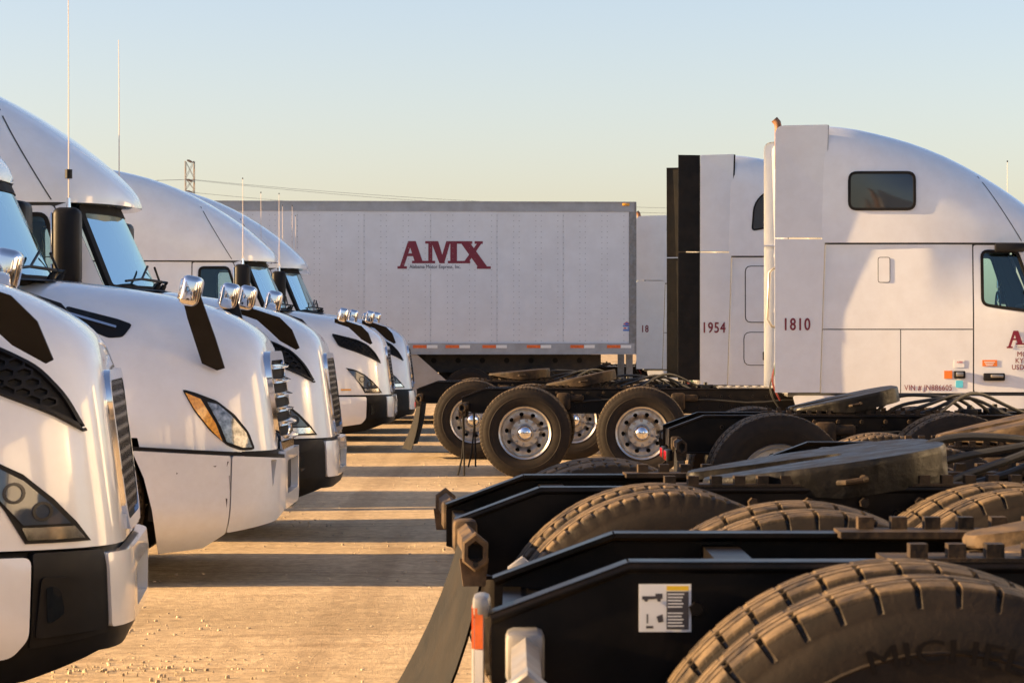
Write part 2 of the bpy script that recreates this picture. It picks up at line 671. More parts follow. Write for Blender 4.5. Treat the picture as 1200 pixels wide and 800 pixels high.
def edge_dist(p, poly):
    P = Vector(p)
    best = 9e9
    for i in range(len(poly)):
        a, b = Vector(poly[i - 1]), Vector(poly[i])
        ab = b - a
        t = max(0, min(1, (P - a).dot(ab) / max(ab.dot(ab), 1e-12)))
        best = min(best, (P - a - ab * t).length)
    return best


def patch(mb, poly, fn, holes=(), res=0.08, off=0.0, thick=0.0, mi=0):
    """fill a 2D polygon (with holes), bend it over the surface fn(a, b, offset), give it thickness."""
    loops = [poly] + list(holes)
    pts, edges = [], []
    for lp in loops:
        s = len(pts)
        for i in range(len(lp)):
            a, b = Vector(lp[i]), Vector(lp[(i + 1) % len(lp)])
            n = max(1, int(math.ceil((b - a).length / res)))
            for k in range(n):
                pts.append(a + (b - a) * (k / n))
        e = len(pts)
        edges += [(i, i + 1 if i + 1 < e else s) for i in range(s, e)]
    xs = [p[0] for p in poly]
    ys = [p[1] for p in poly]
    nx = int((max(xs) - min(xs)) / res)
    ny = int((max(ys) - min(ys)) / res)
    for i in range(1, nx + 1):
        for j in range(1, ny + 1):
            q = (min(xs) + i * res + (0.13 * res if j % 2 else 0), min(ys) + j * res)
            if inside(q, poly) and not any(inside(q, h) for h in holes) and min(edge_dist(q, l) for l in loops) > res * 0.35:
                pts.append(Vector(q))
    vs, es, fs, _, _, _ = delaunay_2d_cdt(pts, edges, [], 0, 1e-6)
    keep = []
    for f in fs:
        c = sum((vs[i] for i in f), Vector((0, 0))) / len(f)
        if inside(c, poly) and not any(inside(c, h) for h in holes):
            keep.append(list(f))
    top = [fn(v.x, v.y, off) for v in vs]
    mb.add(top, keep, True, mi)
    if thick:
        cnt = {}
        for f in keep:
            for i in range(3):
                a, b = f[i], f[(i + 1) % 3]
                cnt[(a, b)] = 1
        bnd = [(a, b) for (a, b) in cnt if (b, a) not in cnt]
        low = [fn(v.x, v.y, off - thick) for v in vs]
        n = len(vs)
        mb.add(top + low, [(b, a, a + n, b + n) for a, b in bnd], True, mi)


def honeycomb(mb, poly, fn, cw, ch, wall, off=0.0, depth=0.02, mi=0):
    """a lattice of hexagonal cells clipped to a polygon, walls with depth."""
    xs = [p[0] for p in poly]
    ys = [p[1] for p in poly]
    row = 0
    y = min(ys)
    while y < max(ys) + ch:
        x = min(xs) + (cw / 2 if row % 2 else 0)
        while x < max(xs) + cw:
            if inside((x, y), poly) and edge_dist((x, y), poly) > 0.25 * ch:
                hexa = [(-.5, -.28), (0, -.62), (.5, -.28), (.5, .28), (0, .62), (-.5, .28)]
                o = [(x + a * cw, y + b * ch) for a, b in hexa]
                i_ = [(x + a * (cw - wall), y + b * (ch - wall)) for a, b in hexa]
                vs = [fn(a, b, off) for a, b in o] + [fn(a, b, off) for a, b in i_] + [fn(a, b, off - depth) for a, b in i_]
                fs = []
                for k in range(6):
                    l = (k + 1) % 6
                    fs += [(k, l, l + 6, k + 6), (k + 6, l + 6, l + 12, k + 12)]
                mb.add(vs, fs, False, mi)
            x += cw
        y += ch * 0.9
        row += 1


def text(mb, s, x, z, h, fn, sx=1.0, bold=0.0, align='LEFT', extrude=0.002, mi=0, spacing=1.0):
    """lettering of capital height h, laid through fn(a, b, offset)."""
    cu = bpy.data.curves.new("lettering", 'FONT')
    cu.body = s
    cu.size = 1.0
    cu.align_x = align
    cu.space_character = spacing
    cu.resolution_u = 3
    o = bpy.data.objects.new("lettering", cu)
    COL.objects.link(o)
    bpy.context.view_layer.update()
    me = bpy.data.meshes.new_from_object(o.evaluated_get(bpy.context.evaluated_depsgraph_get()))
    k = h / 0.70
    fs = [list(p.vertices) for p in me.polygons]
    for i, (dx, dz) in enumerate(((0, 0), (bold, 0), (-bold, 0), (0, bold * .6), (0, -bold * .6)) if bold else ((0, 0),)):
        vs = [fn(x + (v.co.x + dx) * k * sx, z + (v.co.y + dz) * k, extrude + .0002 * i) for v in me.vertices]
        mb.add(vs, fs, False, mi)
    bpy.data.objects.remove(o)
    bpy.data.curves.remove(cu)
    bpy.data.meshes.remove(me)


AMX_POLYS = [
    [(216, 318), (252, 318), (322, 112), (288, 98)], [(288, 98), (355, 98), (415, 274), (345, 274)],
    [(268, 205), (332, 205), (338, 230), (258, 230)], [(195, 318), (278, 318), (278, 340), (195, 340)],
    [(322, 270), (525, 270), (525, 292), (322, 292)], [(438, 98), (550, 98), (550, 120), (438, 120)],
    [(465, 118), (500, 118), (500, 272), (465, 272)], [(488, 100), (552, 100), (610, 292), (562, 292)],
    [(622, 98), (660, 98), (604, 292), (568, 280)], [(657, 98), (716, 98), (716, 272), (657, 272)],
    [(622, 98), (850, 98), (850, 121), (622, 121)], [(635, 270), (832, 270), (832, 292), (635, 292)],
    [(742, 104), (824, 104), (988, 330), (904, 330)], [(892, 118), (930, 118), (822, 276), (778, 276)],
    [(870, 98), (942, 98), (942, 121), (870, 121)], [(890, 318), (1012, 318), (1012, 340), (890, 340)]]


def amx(mb, cx, cz, width, fn):
    k = width / 817.0
    for i, P in enumerate(AMX_POLYS):
        o = 0.003 + 0.0003 * i
        vs = [fn(cx + (a - 603) * k, cz - (b - 219) * k, o) for a, b in P]
        mb.add(vs, [[0, 1, 2, 3]], False)

# ---------------------------------------------------------------- ground


def ground_h(x, y):
    def st(a, b, t):
        t = max(0, min(1, (t - a) / (b - a)))
        return t * t * (3 - 2 * t)
    if y < 8:
        g = 0.15 - 0.04 * st(6.9, 8.1, y)
    else:
        g = 0.11 * (1 - st(10.6, 12.2, y))
    return g * st(-1.1, -0.35, x)


def build_ground():
    xs = [-4000, -1200, -400, -150, -60, -30]
    x = -20.0
    while x < 20:
        xs.append(x)
        x += 0.5
    xs += [20, 30, 60, 150, 400, 1200, 4000]
    ys = [-3000, -800, -200, -60, -20, -8, -3, 0, 2, 3.5]
    y = 4.0
    while y < 60:
        ys.append(y)
        y += 0.4 if y < 16 else 0.8
    ys += [60, 75, 100, 150, 250, 500, 1200, 3000, 9000]
    mb = MB()
    vs = []
    for y in ys:
        for x in xs:
            z = ground_h(x, y)
            if 12.2 < y < 58 and -19 < x < 19:
                z += 0.006 * math.sin(x * 1.7 + 0.6 * y) + 0.006 * math.sin(y * 2.3 - x * 0.4)
            vs.append((x, y, z))
    n = len(xs)
    fs = [(j * n + i, j * n + i + 1, (j + 1) * n + i + 1, (j + 1) * n + i) for j in range(len(ys) - 1) for i in range(n - 1)]
    mb.add(vs, fs, True)
    o = obj("ground", mb, "dirt_lot")
    o["kind"] = "structure"
    # loose stones and clods lying on the aisle
    st = MB()
    rnd = random.Random(3)

    def clod(x, y, r):
        n = 6
        h = r * rnd.uniform(0.5, 0.9)
        base = [(x + r * rnd.uniform(0.75, 1.25) * math.cos(k * math.tau / n), y + r * rnd.uniform(0.75, 1.25) * math.sin(k * math.tau / n), ground_h(x, y) - 0.01) for k in range(n)]
        mid = [(x + (a - x) * 0.85, y + (b - y) * 0.85, ground_h(x, y) + h * rnd.uniform(0.4, 0.8)) for a, b, _ in base]
        top = (x + rnd.uniform(-.2, .2) * r, y + rnd.uniform(-.2, .2) * r, ground_h(x, y) + h)
        vs = base + mid + [top]
        fs = [(k, (k + 1) % n, n + (k + 1) % n, n + k) for k in range(n)] + [(n + k, n + (k + 1) % n, 2 * n) for k in range(n)]
        st.add(vs, fs, False)
    for _ in range(2600):
        y = 12.3 + 30 * rnd.random() ** 1.7
        clod(rnd.uniform(-4.2, 1.5), y, 0.0035 + 0.009 * rnd.random() ** 2.5)
    for cx, cy, nn, sp in [(-1.55, 13.6, 70, 0.5), (-0.6, 13.9, 90, 0.35), (-0.1, 15.0, 80, 0.4), (-2.2, 14.9, 50, 0.4), (-0.5, 16.4, 50, 0.4), (-1.9, 13.2, 80, 0.35)]:
        for _ in range(nn):
            clod(cx + rnd.gauss(0, sp), cy + rnd.gauss(0, sp * 0.35), 0.003 + 0.010 * rnd.random() ** 2.5)
    s = obj("gravel", st, "stone")
    s["kind"] = "stuff"
    s["label"] = "loose stones and clods scattered over the sandy aisle"


build_ground()

# ---------------------------------------------------------------- wheels (shared meshes)


def tyre_mesh(block):
    lugs = 46 if block else 72
    fr = [0.0, 0.05, 0.13, 0.18, 0.59] if block else [0.0, 0.22, 0.42, 0.7]
    deep = 0.014 if block else 0.007
    prof = [(-.105, .285), (-.120, .292), (-.128, .310), (-.138, .345), (-.143, .385), (-.142, .425), (-.136, .462), (-.130, .470), (-.129, .478), (-.124, .492), (-.119, .506)]
    tread = [(-.113, .513), (-.085, .517), (-.071, .518), (-.068, .504), (-.062, .504), (-.059, .5185), (-.026, .5195), (-.023, .505), (-.017, .505), (-.014, .5198)]
    half = prof + tread
    full = half + [(0, .520)] + [(-a, b) for a, b in half[::-1]]
    nP = len(full)
    angs = [(l + f) / lugs * math.tau for l in range(lugs) for f in fr]
    vs, fs = [], []
    for ia, t in enumerate(angs):
        f = fr[ia % len(fr)]
        notch = 0.0 < f < 0.15 if block else 0.0 < f < 0.4
        for a, r in full:
            aa = abs(a)
            rr = r
            if notch and 0.070 < aa < 0.126 and r > 0.485:
                rr = r - deep * (1.0 if aa < 0.12 else 0.7)
            elif block and notch and 0.058 >= aa > 0.025 and f < 0.15:
                rr = r - 0.006
            vs.append((rr * math.cos(t), a, rr * math.sin(t)))
    nA = len(angs)
    for i in range(nA):
        j = (i + 1) % nA
        for k in range(nP - 1):
            fs.append((i * nP + k, i * nP + k + 1, j * nP + k + 1, j * nP + k))
    mb = MB()
    mb.add(vs, fs, True)
    # moulded rings of the side wall
    for y in (-1, 1):
        mb.lathe([(.400, y * .1425), (.404, y * .1455), (.408, y * .1425)], n=72)
    return mb.mesh("tyre", ["tyre_rubber"], 32)


def polar(yf):
    def fn(a, r, off=0):
        rr = r
        y = yf(rr) - off
        return (rr * math.cos(a / 0.2), y, rr * math.sin(a / 0.2))
    return fn


def rear_rim_mesh():
    mb = MB()
    yf = pinterp([(.10, -.062), (.165, -.058), (.178, -.040), (.19, -.016), (.235, -.006), (.262, -.004)])
    holes = []
    for k in range(10):
        a = (k + .5) / 10 * math.tau * 0.2
        holes.append([(a + .026 * math.cos(q) * .2 / .212, .212 + .022 * math.sin(q)) for q in [i * math.tau / 10 for i in range(10)]])
    patch(mb, [(0, .10), (math.tau * .2, .10), (math.tau * .2, .262), (0, .262)], polar(yf), holes, res=0.028, thick=0.012)
    mb.lathe([(.262, -.004), (.266, -.075), (.272, -.112), (.284, -.126), (.297, -.132), (.302, -.126), (.301, -.115), (.286, -.108)], n=56)
    mb.lathe([(.262, -.004), (.260, .10), (.286, .118), (.300, .124)], n=40)
    # dark drum behind the hand holes
    mb.lathe([(.05, .03), (.255, .03)], n=30, mi=1)
    return mb.mesh("wheel", ["aluminium", "hole_black"], 40)


def hub_mesh():
    mb = MB()
    mb.lathe([(.10, -.060), (.098, -.075), (.088, -.080)], n=30, mi=1)
    mb.lathe([(.088, -.078), (.082, -.100), (.066, -.125), (.04, -.140), (.015, -.146), (.0, -.147)], n=30, mi=0)
    for k in range(10):
        a = k / 10 * math.tau
        x, z = .1425 * math.cos(a), .1425 * math.sin(a)
        mb.cyl((x, -.055, z), (x, -.085, z), .021, .019, 6, mi=1)
        mb.cyl((x, -.085, z), (x, -.098, z), .013, .010, 8, mi=1)
    return mb.mesh("hub", ["chrome", "steel_nut"], 35)


def steer_rim_mesh():
    mb = MB()
    yf = pinterp([(.09, -.115), (.15, -.112), (.17, -.10), (.20, -.085), (.235, -.08), (.262, -.07)])
    holes = []
    for k in range(10):
        a = (k + .5) / 10 * math.tau * 0.2
        holes.append([(a + .026 * math.cos(q) * .2 / .212, .212 + .022 * math.sin(q)) for q in [i * math.tau / 10 for i in range(10)]])
    patch(mb, [(0, .09), (math.tau * .2, .09), (math.tau * .2, .262), (0, .262)], polar(yf), holes, res=0.03, thick=0.012)
    mb.lathe([(.262, -.07), (.270, -.10), (.284, -.122), (.297, -.130), (.302, -.124), (.286, -.106)], n=48)
    mb.lathe([(.262, -.07), (.258, .10), (.286, .118), (.300, .124)], n=40)
    mb.lathe([(.05, .0), (.255, .0)], n=30, mi=1)
    mb.lathe([(.09, -.115), (.085, -.15), (.06, -.17), (0, -.172)], n=24, mi=2)
    for k in range(10):
        a = k / 10 * math.tau
        x, z = .130 * math.cos(a), .130 * math.sin(a)
        mb.cyl((x, -.112, z), (x, -.145, z), .019, .014, 6, mi=2)
    return mb.mesh("wheel", ["aluminium", "hole_black", "chrome"], 40)


TY_RIB, TY_BLOCK = tyre_mesh(False), tyre_mesh(True)
RIM_R, HUB_R, RIM_S = rear_rim_mesh(), hub_mesh(), steer_rim_mesh()


def dual_wheel(root, u, side, block=False, spin=0.0):
    """rim, two tyres and a hub; side -1 faces the camera side."""
    w = obj("wheel", RIM_R, None, root, (u, side * 1.08, .52))
    w.rotation_euler = (0, spin, 0 if side < 0 else math.pi)
    tm = TY_BLOCK if block else TY_RIB
    obj("tyre", tm, None, w, (0, 0, 0))
    t = obj("tyre", tm, None, w, (0, 0.34, 0))
    t.rotation_euler = (0, 0.31, 0)
    obj("hub", HUB_R, None, w, (0, 0, 0))
    return w


def steer_wheel(root, u, side):
    w = obj("wheel", RIM_S, None, root, (u, side * 1.06, .52))
    w.rotation_euler = (0, 0.4, 0 if side < 0 else math.pi)
    obj("tyre", TY_RIB, None, w)
    return w

# ---------------------------------------------------------------- tractor surfaces (nose at u = 0, forward is +X)


Z0 = 0.80
hood_t = pinterp([(-1.75, 2.0), (-1.5, 1.985), (-1.1, 1.935), (-.7, 1.87), (-.37, 1.79), (-.15, 1.69), (-.06, 1.62), (-.02, 1.56), (0, 1.49)])
hood_b = pinterp([(-1.9, 1.19), (-1.4, 1.185), (-.9, 1.165), (-.6, 1.12), (-.4, 1.06), (-.25, .985), (-.15, .905), (-.08, .82), (-.03, .72), (0, .58)])
hood_n = pinterp([(-1.8, 3.0), (-.8, 2.7), (-.3, 2.9), (0, 4.0)])


def rake(u0, z):
    return 0.13 * max(0.0, 1 + u0 / 0.8) * (z - Z0)


def hood_v(u, z):
    u0 = u
    for _ in range(6):
        u0 = min(0.0, u + rake(u0, z))
    t, b, n = hood_t(u0), hood_b(u0), hood_n(u0)
    q = max(0.0, min(1.0, (z - Z0) / (t - Z0)))
    return b * max(0.0, 1 - q ** n) ** (1 / n)


def S_hood(side):
    def fn(u, z, off=0):
        e = 0.01
        v = hood_v(u, z)
        nu = -(hood_v(u + e, z) - hood_v(u - e, z)) / (2 * e)
        nz = -(hood_v(u, z + e) - hood_v(u, z - e)) / (2 * e)
        N = Vector((nu, 1, nz)).normalized()
        return (u + N.x * off, side * (v + N.y * off), z + N.z * off)
    return fn


def S_front(v, z, off=0):
    return (off - 0.13 * (z - Z0), v, z)


# plan curve of the bumper, by arc length
_plan = []
for _i in range(200):
    _u = -1.15 * (_i / 199) ** 2
    _plan.append((_u + 0.03, hood_b(_u) + 0.012))
_pc = [(0.035, 0.0)] + [(0.035, .30), (0.034, .50)] + _plan
_arc = [0.0]
for _i in range(1, len(_pc)):
    _arc.append(_arc[-1] + math.hypot(_pc[_i][0] - _pc[_i - 1][0], _pc[_i][1] - _pc[_i - 1][1]))


def plan_at(t):
    i = 0
    while i < len(_arc) - 2 and t > _arc[i + 1]:
        i += 1
    k = min(1, max(0, (t - _arc[i]) / max(1e-9, _arc[i + 1] - _arc[i])))
    a, b = _pc[i], _pc[i + 1]
    d = Vector((b[0] - a[0], b[1] - a[1])).normalized()
    return a[0] + (b[0] - a[0]) * k, a[1] + (b[1] - a[1]) * k, Vector((d.y, -d.x))


def t_of_u(u):
    for i in range(len(_pc) - 1, 0, -1):
        if _pc[i][0] >= u:
            return _arc[i]
    return 0.0


def S_bump(side, lip=True):
    def fn(t, z, off=0):
        u, v, n = plan_at(abs(t))
        o = off - (0.16 * ((0.52 - z) / 0.3) ** 2 if z < 0.52 else 0) - (0.02 * ((z - .72) / .08) ** 2 if lip and z > .72 else 0)
        s = side if t >= 0 else -side
        return (u + n.x * o, s * (v - n.y * 0 + n.y * o), z)
    return fn


def cab_v(u, z):
    k = max(0, min(1, (u + 3.2) / 0.7))
    tp = 0.02 + 0.10 * k
    v = 1.195 - (tp * ((z - 1.85) / 0.85) if z > 1.85 else 0)
    if u > -2.3:
        v -= 0.035 * ((u + 2.3) / 0.6) ** 2
    return v


def S_cab(side):
    def fn(u, z, off=0):
        return (u, side * (cab_v(u, z) + off), z)
    return fn


def S_ws(v, z, off=0):
    u = -1.50 - 0.23 * (v / 1.05) ** 2 - (z - 2.0) * 0.47
    return (u + off, v, z + off * 0.4)


roof_t = pinterp([(-4.6, 4.0), (-4.2, 3.985), (-3.6, 3.885), (-3.1, 3.73), (-2.6, 3.49), (-2.15, 3.20), (-1.9, 3.0), (-1.75, 2.86), (-1.68, 2.78), (-1.65, 2.72)])
roof_b = pinterp([(-4.6, 1.212), (-4.2, 1.208), (-3.4, 1.20), (-2.7, 1.165), (-2.3, 1.12), (-2.05, 1.06), (-1.9, .95), (-1.78, .74), (-1.70, .48), (-1.65, .25)])
roof_n = pinterp([(-4.6, 16), (-4.1, 9), (-3.6, 5.5), (-2.6, 3.4), (-1.65, 2.6)])
ZR = 2.66


def roof_v(u, z):
    t, b, n = roof_t(u), roof_b(u), roof_n(u)
    q = max(0.0, min(1.0, (z - ZR) / (t - ZR)))
    return b * max(0.0, 1 - q ** n) ** (1 / n)


def S_roof(side):
    def fn(u, z, off=0):
        e = 0.01
        nu = -(roof_v(u + e, z) - roof_v(u - e, z)) / (2 * e)
        nz = -(roof_v(u, z + e) - roof_v(u, z - e)) / (2 * e)
        N = Vector((nu, 1, nz)).normalized()
        return (u + N.x * off, side * (roof_v(u, z) + N.y * off), z + N.z * off)
    return fn


AX = -1.34


def hood_mesh(extra=0):
    mb = MB()
    us = [0, -.01, -.02, -.035, -.055, -.08, -.11, -.15, -.2, -.26, -.33, -.41, -.5, -.6, -.7] + [-.75 - .05 * i for i in range(21 + extra)]
    nT = 44
    rings = []
    for u in us:
        t, b, n = hood_t(u), hood_b(u), hood_n(u)
        ring = []
        for k in range(nT + 1):
            th = math.pi * k / nT
            c, s = math.cos(th), math.sin(th)
            v = -b * math.copysign(abs(c) ** (2 / n), c)
            z = Z0 + (t - Z0) * abs(s) ** (2 / n)
            ring.append((u - rake(u, z), v, z))
        rings.append(ring)
    # wheel arches
    vs = [list(p) for r in rings for p in r]
    fs = []
    n = nT + 1
    for i in range(len(rings) - 1):
        for k in range(nT):
            f = (i * n + k, i * n + k + 1, (i + 1) * n + k + 1, (i + 1) * n + k)
            c = [sum(vs[q][d] for q in f) / 4 for d in range(3)]
            if math.hypot(c[0] - AX, c[2] - .52) < .60 and abs(c[1]) > .8:
                continue
            fs.append(f)
    for p in vs:
        d = math.hypot(p[0] - AX, p[2] - .52)
        if d < .60 and abs(p[1]) > .8:
            p[0] = AX + (p[0] - AX) * .60 / d
            p[2] = max(Z0, .52 + (p[2] - .52) * .60 / d)
    mb.add(vs, fs, True)
    mb.add(rings[0], [list(range(n))], False)
    return mb.mesh("hood", ["white_paint"], 50)


def roof_mesh():
    mb = MB()
    us = [-1.65, -1.665, -1.68, -1.70, -1.73, -1.77, -1.82, -1.9, -2.0, -2.12, -2.25, -2.4, -2.6, -2.8, -3.0, -3.2, -3.4, -3.6, -3.8, -4.0, -4.2, -4.42]
    nT = 44
    rings = []
    for u in us:
        t, b, n = roof_t(u), roof_b(u), roof_n(u)
        ring = []
        for k in range(nT + 1):
            th = math.pi * k / nT
            c, s = math.cos(th), math.sin(th)
            ring.append((u, -b * math.copysign(abs(c) ** (2 / n), c), ZR + (t - ZR) * abs(s) ** (2 / n)))
        rings.append(ring)
    mb.loft(rings)
    mb.add(rings[0], [list(range(nT + 1))], False)
    mb.add(rings[-1], [list(range(nT + 1))[::-1]], False)
    # underside of the brow
    low = [r[0] for r in rings] + [r[-1] for r in rings[::-1]]
    mb.add(low, [list(range(len(low)))], False)
    return mb.mesh("roof_fairing", ["white_paint"], 40)


HOOD, ROOF = hood_mesh(), roof_mesh()
HOOD_LONG = hood_mesh(6)
ARCH = [(AX + .60 * math.cos(a), .52 + .60 * math.sin(a)) for a in [R(q) for q in range(0, 181, 10)]]
WIN = round_poly([(-2.62, 2.56), (-2.62, 1.97), (-2.35, 1.93), (-2.00, 1.885), (-2.235, 2.56)], [.06, .07, .0, .05, .05])
DOOR = round_poly([(-2.72, 2.635), (-2.72, .985), (-1.90, .985), (-1.90, 1.93), (-2.165, 2.635)], [.03, .03, .03, .0, .03])


def rect(a0, a1, b0, b1, r=0.0, n=3):
    p = [(a0, b0), (a1, b0), (a1, b1), (a0, b1)]
    return round_poly(p, r, n) if r else p


# ---------------------------------------------------------------- tractor parts


def nose_modern(root, side):
    S0, B = S_hood(side), S_bump(side)
    S = lambda a, b, off=0: S0(a + .09, b, off)
    # swept headlamp
    hl = [(-.20, .825), (-.43, .825), (-.50, .945), (-.585, 1.06), (-.69, 1.175), (-.57, 1.15), (-.44, 1.085), (-.33, .99), (-.25, .90)]
    mb = MB()
    patch(mb, hl, S, res=.05, off=.006, thick=.02)
    h = obj("headlight", mb, "black_plastic", root)
    mb = MB()
    patch(mb, [(-.275, .895), (-.44, .895), (-.505, .97), (-.60, 1.07), (-.655, 1.135), (-.56, 1.125), (-.44, 1.06), (-.34, .97)], S, res=.05, off=.014, thick=.01)
    obj("lens", mb, "lamp_glass", h)
    for cu, cz, rr in ((-.375, .945, .036), (-.475, 1.015, .040)):
        mb = MB()
        ringp = [(cu + rr * math.cos(q), cz + rr * math.sin(q)) for q in [i * math.tau / 16 for i in range(16)]]
        patch(mb, ringp, S, holes=[[(cu + (a - cu) * .72, cz + (b - cz) * .72) for a, b in ringp]], res=.05, off=.020, thick=.012)
        obj("bulb", mb, "dark_chrome", h)
    mb = MB()
    patch(mb, [(-.225, .838), (-.425, .838), (-.445, .885), (-.262, .885)], S, res=.05, off=.014, thick=.01)
    obj("reflector", mb, "reflector", h)
    mb = MB()
    patch(mb, rect(-.76, -.62, .865, .885, .008), S, res=.04, off=.01, thick=.012)
    obj("side_marker", mb, "amber", root)
    # honeycomb side vent
    vp = round_poly([(-.90, 1.64), (-.55, 1.555), (-.40, 1.48), (-.30, 1.375), (-.225, 1.235), (-.33, 1.30), (-.55, 1.39), (-.80, 1.475)], [.02, .05, .05, .05, .01, .05, .05, .04], 3)
    mb = MB()
    patch(mb, vp, S, res=.05, off=.004, thick=.02)
    v = obj("hood_vent", mb, "hole_black", root)
    mb = MB()
    honeycomb(mb, grow(vp, -.008), S, .062, .040, .014, off=.018, depth=.016)
    patch(mb, vp, S, holes=[grow(vp, -.012)], res=.05, off=.020, thick=.022)
    o = obj("vent_mesh", mb, "black_plastic", v)
    o["kind"] = "stuff"
    # bumper: white corner, black pocket, black lip
    t1, t2, t3 = t_of_u(-.31), t_of_u(-.05), t_of_u(-.92)
    mb = MB()
    patch(mb, round_poly([(t1 + .01, .775), (t3, .775), (t3 + .02, .60), (t3 - .02, .33), (t1 + .08, .40), (t1 + .02, .47)], [.03, .02, .02, .03, .03, .03]), B, res=.06, off=.012, thick=.04)
    obj("bumper_corner", mb, "white_paint", root)
    mb = MB()
    pk = round_poly([(t1 - .005, .79), (t2 + .005, .79), (t2 - .015, .47), (t1 + .01, .43)], .015)
    patch(mb, pk, B, res=.05, off=.0, thick=.05)
    patch(mb, round_poly([(t1 - .03, .70), (t1 - .14, .695), (t2 + .05, .60), (t2 + .025, .49), (t1 - .005, .47)], .02), B, res=.05, off=.014, thick=.016)
    bt = obj("bumper_trim", mb, "black_plastic", root)
    mb = MB()
    patch(mb, round_poly([(t1 - .045, .665), (t1 - .10, .66), (t1 - .12, .56), (t1 - .05, .52)], .02), B, res=.04, off=.022, thick=.01)
    obj("fog_light", mb, "dark_glass", bt)


def nose_modern_centre(root):
    B = S_bump(-1)
    t1, t2, t3 = t_of_u(-.31), t_of_u(-.05), t_of_u(-.94)
    mb = MB()
    patch(mb, round_poly([(-t2, .775), (t2, .775), (t2 - .02, .49), (-t2 + .02, .49)], .02), B, holes=[round_poly([(-.44, .70), (.44, .70), (.40, .53), (-.40, .53)], .04)], res=.07, off=.012, thick=.05)
    obj("bumper", mb, "white_paint", root)
    mb = MB()
    patch(mb, [(-t3, .42), (-t2, .52), (t2, .52), (t3, .42), (t3 - .02, .21), (t1, .30), (t2, .40), (-t2, .40), (-t1, .30), (-t3 + .02, .21)], B, res=.08, off=-.012, thick=.08)
    patch(mb, rect(-t3 + .02, t3 - .02, .44, .80), B, res=.1, off=-.055, thick=.02)
    obj("air_dam", mb, "black_plastic", root)
    # grille with chrome surround
    gp = round_poly([(-.41, .86), (.41, .86), (.44, 1.44), (-.44, 1.44)], .10, 5)
    mb = MB()
    patch(mb, gp, S_front, res=.1, off=.004, thick=.02)
    g = obj("grille", mb, "hole_black", root)
    mb = MB()
    honeycomb(mb, grow(gp, -.02), S_front, .060, .052, .016, off=.020, depth=.018)
    o = obj("grille_mesh", mb, "dark_chrome", g)
    o["kind"] = "stuff"
    mb = MB()
    patch(mb, grow(gp, .03), S_front, holes=[grow(gp, -.012)], res=.08, off=.022, thick=.04)
    obj("grille_surround", mb, "chrome", g, sharp=60)


def nose_older(root, side):
    S, B = S_hood(side), S_bump(side, False)
    hl = round_poly([(-.575, 1.265), (-.50, 1.245), (-.36, 1.19), (-.25, 1.10), (-.165, .985), (-.125, .87), (-.20, .865), (-.29, .90), (-.40, 1.0), (-.50, 1.13)], .02, 2)
    mb = MB()
    patch(mb, hl, S, res=.05, off=.006, thick=.02)
    h = obj("headlight", mb, "black_plastic", root)
    mb = MB()
    patch(mb, [(-.555, 1.24), (-.46, 1.20), (-.365, 1.04), (-.325, .93), (-.40, 1.01), (-.50, 1.14)], S, res=.04, off=.014, thick=.01)
    obj("turn_signal", mb, "amber", h)
    mb = MB()
    patch(mb, [(-.355, 1.165), (-.27, 1.09), (-.185, .98), (-.15, .885), (-.205, .885), (-.30, .925), (-.335, 1.02), (-.42, 1.18)], S, res=.04, off=.016, thick=.01)
    obj("lens", mb, "lamp_clear", h)
    # long slot under the cowl with a chrome strip
    vp = round_poly([(-1.36, 1.80), (-1.02, 1.715), (-.92, 1.68), (-.97, 1.60), (-1.06, 1.595), (-1.36, 1.71)], .02, 2)
    mb = MB()
    patch(mb, vp, S, res=.05, off=.006, thick=.02)
    v = obj("hood_vent", mb, "black_plastic", root)
    mb = MB()
    patch(mb, [(-1.34, 1.752), (-1.34, 1.738), (-1.02, 1.648), (-1.02, 1.662)], S, res=.05, off=.02, thick=.012)
    obj("trim_strip", mb, "chrome", v)
    # one-piece wrapped bumper, split at the corner
    t0, ts, t3 = .56, t_of_u(-.27), t_of_u(-.73)
    mb = MB()
    patch(mb, round_poly([(ts + .006, .835), (t3 + .16, .875), (t3 + .085, .70), (t3 + .035, .50), (t3 - .01, .20), (ts + .16, .235), (ts + .02, .33)], [.02, .02, 0, 0, .01, 0, .01]), B, res=.05, off=.018, thick=.04)
    c = obj("bumper_corner", mb, "scuffed_white", root)
    c["label"] = "scuffed white bumper corner"
    mb = MB()
    patch(mb, round_poly([(t0, .80), (ts - .006, .835), (ts + .012, .335), (t0 + .16, .40), (t0, .47)], .015), B, holes=[round_poly([(t0 + .20, .80), (t0 + .27, .80), (t0 + .25, .62)], .01)], res=.05, off=.020, thick=.04)
    obj("bumper_end", mb, "scuffed_white", root)
    mb = MB()
    patch(mb, rect(0, t3 - .02, .45, .86), B, res=.1, off=-.03, thick=.02)
    obj("bumper_backing", mb, "black_plastic", root)
    mb = MB()
    patch(mb, [(t0, .803), (ts, .838), (t3 + .16, .878), (t3 + .17, .902), (ts, .862), (t0, .826)], B, res=.06, off=.012, thick=.02)
    obj("bumper_seam", mb, "black_plastic", root)
    for k, P in enumerate(([(ts + .02, .80), (ts + .03, .80), (ts + .035, .765)], [(ts - .085, .79), (ts - .07, .785), (ts - .075, .745)], [(ts + .10, .775), (ts + .125, .772), (ts + .11, .765)],
                           [(ts + .03, .56), (ts + .042, .565), (ts + .035, .50)], [(t3 - .13, .73), (t3 - .12, .735), (t3 - .122, .72)], [(ts + .015, .71), (ts + .02, .71), (ts + .012, .60)])):
        mb = MB()
        patch(mb, P, B, res=.1, off=.0195)
        obj("scuff_mark", mb, "sticker_dark", c)


